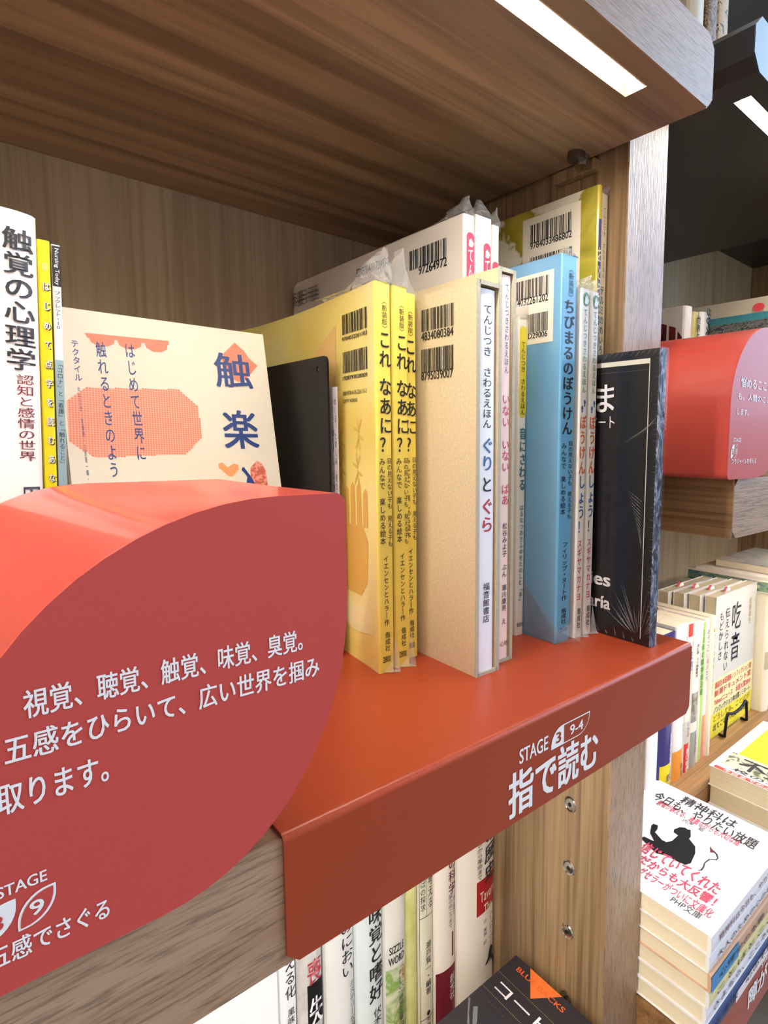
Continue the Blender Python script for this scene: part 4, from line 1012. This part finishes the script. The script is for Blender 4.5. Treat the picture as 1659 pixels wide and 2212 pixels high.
DEV = [(97.9, 386.9), (97.8, 390.6), (93.4, 391.6), (90.8, 386.2), (90.2, 381.1), (79.9, 376.4), (75.4, 376.7), (72.6, 381.7), (72.5, 392.6), (77.9, 393.8), (79.6, 397.7), (77.5, 404.5), (73.4, 407.6), (70.7, 406.9), (68.2, 408.3), (63.3, 399.9), (62.9, 396.0), (53.7, 390.5), (49.4, 382.5), (46.0, 368.3), (48.4, 363.0), (56.3, 361.6), (66.1, 361.3), (73.9, 357.3), (92.5, 363.3), (95, 365.5), (93.8, 368.5), (84, 369.5), (86, 371.5), (92.6, 376.3), (94.8, 380.5)]
top_poly(last, DEV, flat('black_print', (22, 22, 24), .7, .2), .0165)
top_poly(last, [(38.0, 363.3), (34.9, 367.3), (35.2, 371.8), (37.1, 377.4), (36.3, 384.1), (31.8, 387.7), (31.7, 391.7), (34.7, 395.6), (38.8, 397.8), (39.9, 397.0), (36.0, 394.5), (32.9, 391.0), (33.0, 388.2), (37.5, 384.6), (38.3, 377.5), (36.6, 371.7), (36.4, 367.5)], 'ink', .0165)
top_poly(last, [(37.0, 396.2), (44.8, 400.6), (40.6, 393.0)], 'maroon', .0165)
# second stack further right
g = 'second stack of paperbacks'
zz = -.3300
n2 = [(.0170, 'bottom'), (.0215, 'fourth from the top'), (.0215, 'third from the top'), (.0225, 'second from the top'), (.0225, 'top')]
tot = 0
for i, (h, pos) in enumerate(n2):
    dx = (.0035, .0022, .0006, .0018, 0)[i]; z0 = zz + tot; tot += h
    lab = 'paperback %s in the second stack, %s' % (pos, 'yellow, black and red cover upward' if i == 4 else 'cream page edges showing')
    r = flat_book('book', lab, .5075 + dx, .655 + dx, -.04 + .0, .1010 - dx * .3, z0, z0 + h - .0002, WHITE, WHITE, g, fore=.0012)
    top2 = h - .0002
mesh_obj('printed_band', [(.046, .008, top2 + .0001), (.142, .008, top2 + .0001), (.142, .128, top2 + .0001), (.046, .128, top2 + .0001)], [(0, 1, 2, 3)], flat('bright_yellow_print', (250, 242, 40), .4), r)
mesh_obj('printed_band', [(.014, .008, top2 + .0001), (.046, .008, top2 + .0001), (.046, .134, top2 + .0001), (.014, .134, top2 + .0001)], [(0, 1, 2, 3)], blotch('ink_painting_print', [(.4, (90, 96, 70)), (.47, (190, 186, 160)), (.6, (214, 208, 184)), (.68, (60, 60, 50))], 60, .4, (1, 1, 1), 1.4, 5), r)
mesh_obj('printed_band', [(.0006, .002, top2 + .0001), (.0062, .002, top2 + .0001), (.0062, .136, top2 + .0001), (.0006, .136, top2 + .0001)], [(0, 1, 2, 3)], flat('red_belt', (216, 58, 40), .4), r)
letters(r, '今日までの人生と心の話', (.0012, .126, top2 + .0002), (0, -.10, 0), (.0042, 0, 0), 'paper', False, 1)
letters(r, '不登', (.018, .118, top2 + .0003), (0, -.058, 0), (.024, 0, 0), 'ink', False, 2)
letters(r, '校の本', (.0085, .118, top2 + .0003), (0, -.052, 0), (.007, 0, 0), 'ink', False, 1)

# upright row on the raised shelf
zr = -.25
def rb(key, lab, a, c, h, mat, b=.001, d=.105, hard=False, sp=None, y=.134, grp='upright books on the right-hand lower shelf', slipx=None):
    r = book(key, 'book', lab, a, c, y, zr, h, d, mat, grp, hard=hard, b=b, spine_mat=sp)
    if slipx is not None: slip(r, slipx, d * .62, h, .0055, .011)
    return r
rb('wA', 'plain white book at the left end of the right-hand lower row, against the post', .430, .4535, .176, WHITE, .002)
rb('navy', 'navy blue book with a yellow band at its foot', .4560, .4808, .1762, flat('navy_cover', (52, 50, 120), .35), .004)
band('navy', 0, .0290, flat('yellow_band', (246, 220, 44), .4))
rb('org', 'white book with an orange lower band, right of the navy book', .4820, .5068, .180, WHITE, .003, slipx=.012)
band('org', 0, .0350, flat('orange_band', (232, 152, 60), .4))
rb('red', 'slim book with red blocks at the top and foot of its spine', .5080, .5208, .178, WARMW, .0015)
band('red', .1625, .1775, flat('red_block', (222, 66, 60), .4)); band('red', 0, .0350, flat('red_block', (222, 66, 60), .4)); band('red', .035, .062, flat('grey_block', (206, 204, 200), .4))
rb('gray', 'white and grey book with a small photograph on its spine', .5220, .5388, .176, WARMW, .002)
band('gray', .0, .0440, flat('grey_block2', (158, 162, 158), .4)); band('gray', .056, .092, blotch('grey_photo', [(.35, (110, 102, 106)), (.6, (176, 170, 168))], 90, .4))
rb('green', 'very slim lime green and white book in the lower right row', .5398, .5490, .173, WARMW, .0008, slipx=.004)
band('green', 0, .172, flat('lime_green', (158, 222, 70), .4), .004, .0091)
rb('pink', 'slim white book with a salmon pink foot', .5500, .5600, .174, WARMW, .001)
band('pink', 0, .0560, flat('salmon_band', (236, 150, 128), .4))
rb('rwh', 'rounded plain cream book at the right end of the upright row', .5608, .5732, .1750, flat('cream_round', (240, 230, 212), .4), .003)
flatpoly(BOOKS['rwh']['root'], ell(.006, .158, .0018, .0026, 12), (0, -.0032, 0), (1, 0, 0), (0, 0, 1), flat('orange_dot', (230, 160, 60), .4))
for k in ('wA', 'navy', 'org', 'red', 'gray', 'green', 'pink', 'rwh'): BOOKS[k]['z'] = zr
spine_texts(('navy', 'org', 'red', 'gray', 'green', 'pink', 'rwh'), .0006)
# face-out grey book on a wire stand, three copies behind
def face_book(lab, x0, y, z0, w, h, th, cov, grp=None):
    r = empty('book', (x0, y, z0), lab, 'book', grp)
    box('cover', 0, w, 0, .0006, 0, h, cov, r); box('cover', 0, w, th - .0006, th, 0, h, cov, r); box('spine', w - .0008, w, .0006, th - .0006, 0, h, cov, r)
    box('page_block', .0012, w - .001, .0008, th - .0008, .0008, h - .0012, flat('face_pages', (198, 184, 156), .8), r)
    slip_x = w * .35
    V, F = prism([(slip_x + a, h - .001 + b2) for a, b2 in ell(0, 0, .006, .006, 8, 0, PI)], th * .5, th * .5 + .0008, 'Y'); mesh_obj('order_slip', V, F, flat('slip_red', (206, 62, 70), .6), r)
    V, F = prism([(slip_x + .004 + a, h - .001 + b2) for a, b2 in ell(0, 0, .0055, .0045, 8, 0, PI)], th * .5 - .001, th * .5 - .0003, 'Y'); mesh_obj('order_slip', V, F, flat('slip_white', (245, 240, 235), .6), r)
    return r
GC = flat('pale_grey_cover', (206, 204, 200), .4)
kt = face_book('grey face-out book with two large characters and a yellow belt, on the wire stand', .604, .148, zr, .1215, .1882, .0155, GC)
BOOKS['kit'] = dict(root=kt, w=.122, h=.188, x=.604, y=.148, z=zr, bulge=None, b=0)
for q, (a, c, m_) in enumerate(((.0, .0775, flat('belt_cream', (238, 230, 176), .4)), (.0, .0315, flat('belt_yellow', (240, 230, 60), .4)))):
    mesh_obj('paper_belt', [(0, -.0003 - .0002 * q, a), (.1215, -.0003 - .0002 * q, a), (.1215, -.0003 - .0002 * q, c), (0, -.0003 - .0002 * q, c)], [(0, 1, 2, 3)], m_, kt)
spine_texts(('kit',), .0005)
for s, zq, mt in (('講談社本田靖春ノンフィクション賞', .0660, 'pinkred'), ('新潮ドキュメント賞', .0550, 'pinkred'), ('Yahoo!ニュース　本屋大賞2019', .0435, 'pinkred'), ('ノンフィクション本大賞ノミネート', .0325, 'ink'), ('どうしても、ことばが', .0215, 'goldd'), ('出てこない人たちの思い', .0090, 'ink')):
    letters(kt, s, (.006, -.0008, zq), (.108, 0, 0), (0, 0, .0088), mt, False, 1)
for i in range(1, 4): face_book(('grey face-out copy directly behind the front one', 'third grey face-out copy back from the wire stand', 'rearmost grey face-out copy, furthest from the wire stand')[i - 1], .604 - .0075 * i, .148 + .0185 * i, zr, .1215, .1882, .0155, GC, 'spare copies behind the face-out book')
ws = empty('book_stand', (.655, .14, zr), 'black wire book stand in front of the grey face-out book', 'book stand')
def tube(name, pts, r, mat, parent, n=8):
    V, F = [], []; P = [Vector(p) for p in pts]
    for i, p in enumerate(P):
        d = (P[min(i + 1, len(P) - 1)] - P[max(i - 1, 0)]).normalized(); a = d.cross(Vector((0.1, 1, 0.2))).normalized(); b2 = d.cross(a)
        for k in range(n): t = 2 * PI * k / n; V.append(tuple(p + a * r * math.cos(t) + b2 * r * math.sin(t)))
    for i in range(len(P) - 1):
        for k in range(n): F.append((i * n + k, i * n + (k + 1) % n, (i + 1) * n + (k + 1) % n, (i + 1) * n + k))
    F += [tuple(range(n)), tuple(range((len(P) - 1) * n, len(P) * n))]
    return mesh_obj(name, V, F, mat, parent, smooth=True)
tube('wire', [(-.033, .0045, .0022), (-.0335, -.002, .0022), (-.034, -.004, .0030), (-.0345, -.004, .0060), (-.0285, -.003, .0270), (-.0270, -.003, .0295), (-.0240, -.003, .0302), (-.0150, -.003, .0270), (-.005, -.003, .0250), (.010, -.003, .0255), (.020, -.003, .0280), (.0255, -.003, .0308), (.0285, -.003, .0305), (.0300, -.003, .0280), (.0315, -.004, .0060), (.0317, -.004, .0030), (.0317, -.002, .0022), (.0317, .0045, .0022)], .0020, BLACKMETAL, ws)
# big white book, teal-belted book, picture books beyond
rb('bigw', 'thick cream white book with a grey band, right of the wire stand', .7300, .7540, .1728, flat('cream_white', (236, 228, 208), .4), .004, d=.13, y=.135, grp=None)
band('bigw', .062, .088, flat('greige_band', (184, 178, 148), .5)); BOOKS['bigw']['z'] = zr; spine_texts(('bigw',), .0006)
rb('teal', 'white book with a teal lower band, beyond the thick cream book', .7600, .7950, .1728, WHITE, .002, d=.12, y=.140, grp=None)
band('teal', 0, .055, flat('teal_band', (96, 178, 176), .4))
rb('pn2', 'plain cream book furthest right in the upright row', .8000, .8800, .1728, WARMW, .001, d=.13, y=.130, grp=None)
paint = blotch('landscape_painting_cover', [(.36, (60, 104, 120)), (.45, (96, 138, 130)), (.52, (146, 168, 118)), (.6, (88, 122, 140)), (.7, (216, 214, 160))], 46, .35, (1, 1, 1.6), 1.2, 5)
def lying(lab, xa, xb, ya, yb, z0, z1, cov, side):
    r = empty('book', (xa, ya, z0), lab, 'book'); w, d, h = xb - xa, yb - ya, z1 - z0
    box('cover', 0, w, 0, d, 0, .0015, cov, r); box('cover', 0, w, 0, d, h - .0015, h, cov, r); box('spine', 0, .0015, 0, d, .0015, h - .0015, side, r)
    box('page_block', .0016, w - .002, .002, d - .002, .0016, h - .0016, PGZ, r); return r
lying('art book with a painted green and blue landscape, lying across the row', .7275, .885, .118, .256, -.0770, -.0600, WARMW, paint)
lying('thin cream book lying on the painted art book', .7330, .880, .100, .246, -.0598, -.0560, WARMW, WARMW)
lying('thick grey-topped book, highest of those lying across the row', .7550, .895, .085, .225, -.0558, -.0440, blotch('marbled_grey', [(.3, (150, 148, 144)), (.6, (182, 180, 174))], 40, .5), flat('pale_edge', (226, 214, 190), .6))
# right-hand shelf above: books behind the smaller sign
zs = .1044
def ub(key, lab, a, c, y, h, d, mat, b=.001, grp=None, **k):
    r = book(key, 'book', lab, a, c, y, zs, h, d, mat, grp, b=b, **k); return r
ub('rw', 'white book with dark red window shapes on its cover, behind the smaller sign', .5158, .5330, .160, .1765, .13, flat('white_cover_up', (220, 214, 208), .4), .003)
for i, (a, c, z1) in enumerate(((.0008, .0065, .1475), (.0090, .0175, .1545), (.0205, .0300, .1590), (.0335, .0500, .1600))):
    flatpoly(BOOKS['rw']['root'], [(a, .05), (c, .05), (c, z1 + .002), (a, z1 - (.005 if i == 0 else .001))], (-.0004, 0, 0), (0, 1, 0), (0, 0, 1), blotch('dark_red_photo', [(.4, (60, 18, 26)), (.7, (112, 34, 44))], 60, .3), 'cover_print')
ub('ryel', 'narrow mottled yellow book between two white ones, behind the smaller sign', .5362, .5478, .160, .1735, .13, flat('mustard_cover', (206, 190, 120), .5, noise=.12, nscale=150), .001)
ub('rbr', 'narrow brown book beside the mottled yellow one', .5482, .5525, .162, .1725, .13, flat('brown_cover', (104, 76, 66), .5), 0)
ub('r80', 'white book with a percentage in blue on its spine', .5530, .5708, .160, .1760, .13, WHITE, .003)
for k in ('rw', 'ryel', 'r80'): BOOKS[k]['z'] = zs
spine_texts(('ryel', 'r80'), .0034)
ub('pb1', 'picture book with a black and white patterned cover, right of the percentage book', .5775, .5835, .030, .1630, .22, blotch('patterned_cover', [(.44, (50, 50, 52)), (.49, (150, 150, 146)), (.53, (60, 60, 62)), (.6, (110, 110, 108))], 160, .4, (1, 1, 2), 1, 4), 0)
ub('pb2', 'teal picture book behind the patterned one', .5842, .5900, .030, .1725, .22, flat('teal_cover', (58, 124, 138), .4), 0)
ub('pb3', 'largest pale grey picture book behind the teal one', .5908, .6120, .030, .1905, .22, flat('pale_greige_cover', (186, 176, 156), .5), 0)
flatpoly(BOOKS['pb3']['root'], ell(.078, .179, .007, .0045, 12), (-.0030, 0, 0), (0, 1, 0), (0, 0, 1), flat('slip_red', (206, 62, 70), .6), 'order_slip')
# on top of the black board
book('t1', 'book', 'pale book standing on the black board, top right corner', .3300, .3520, .060, .4164, .17, .14, flat('pale_tan_cover', (214, 200, 176), .4), None, b=.004)
book('t2', 'book', 'brown patterned book on the black board, beside the pale one', .3545, .3700, .058, .4164, .18, .14, blotch('brown_pattern', [(.42, (80, 56, 36)), (.52, (170, 136, 92)), (.6, (60, 42, 30))], 140, .5, (1, 1, 1), 2, 4), None, b=.001)
book('t3', 'book', 'tan patterned book on the black board, right of the brown one', .3712, .3880, .058, .4164, .18, .14, blotch('tan_pattern', [(.42, (190, 160, 116)), (.55, (206, 180, 140)), (.6, (60, 46, 34))], 120, .5, (1, 1, 1), 2, 4), None, b=.001)
flush_letters()
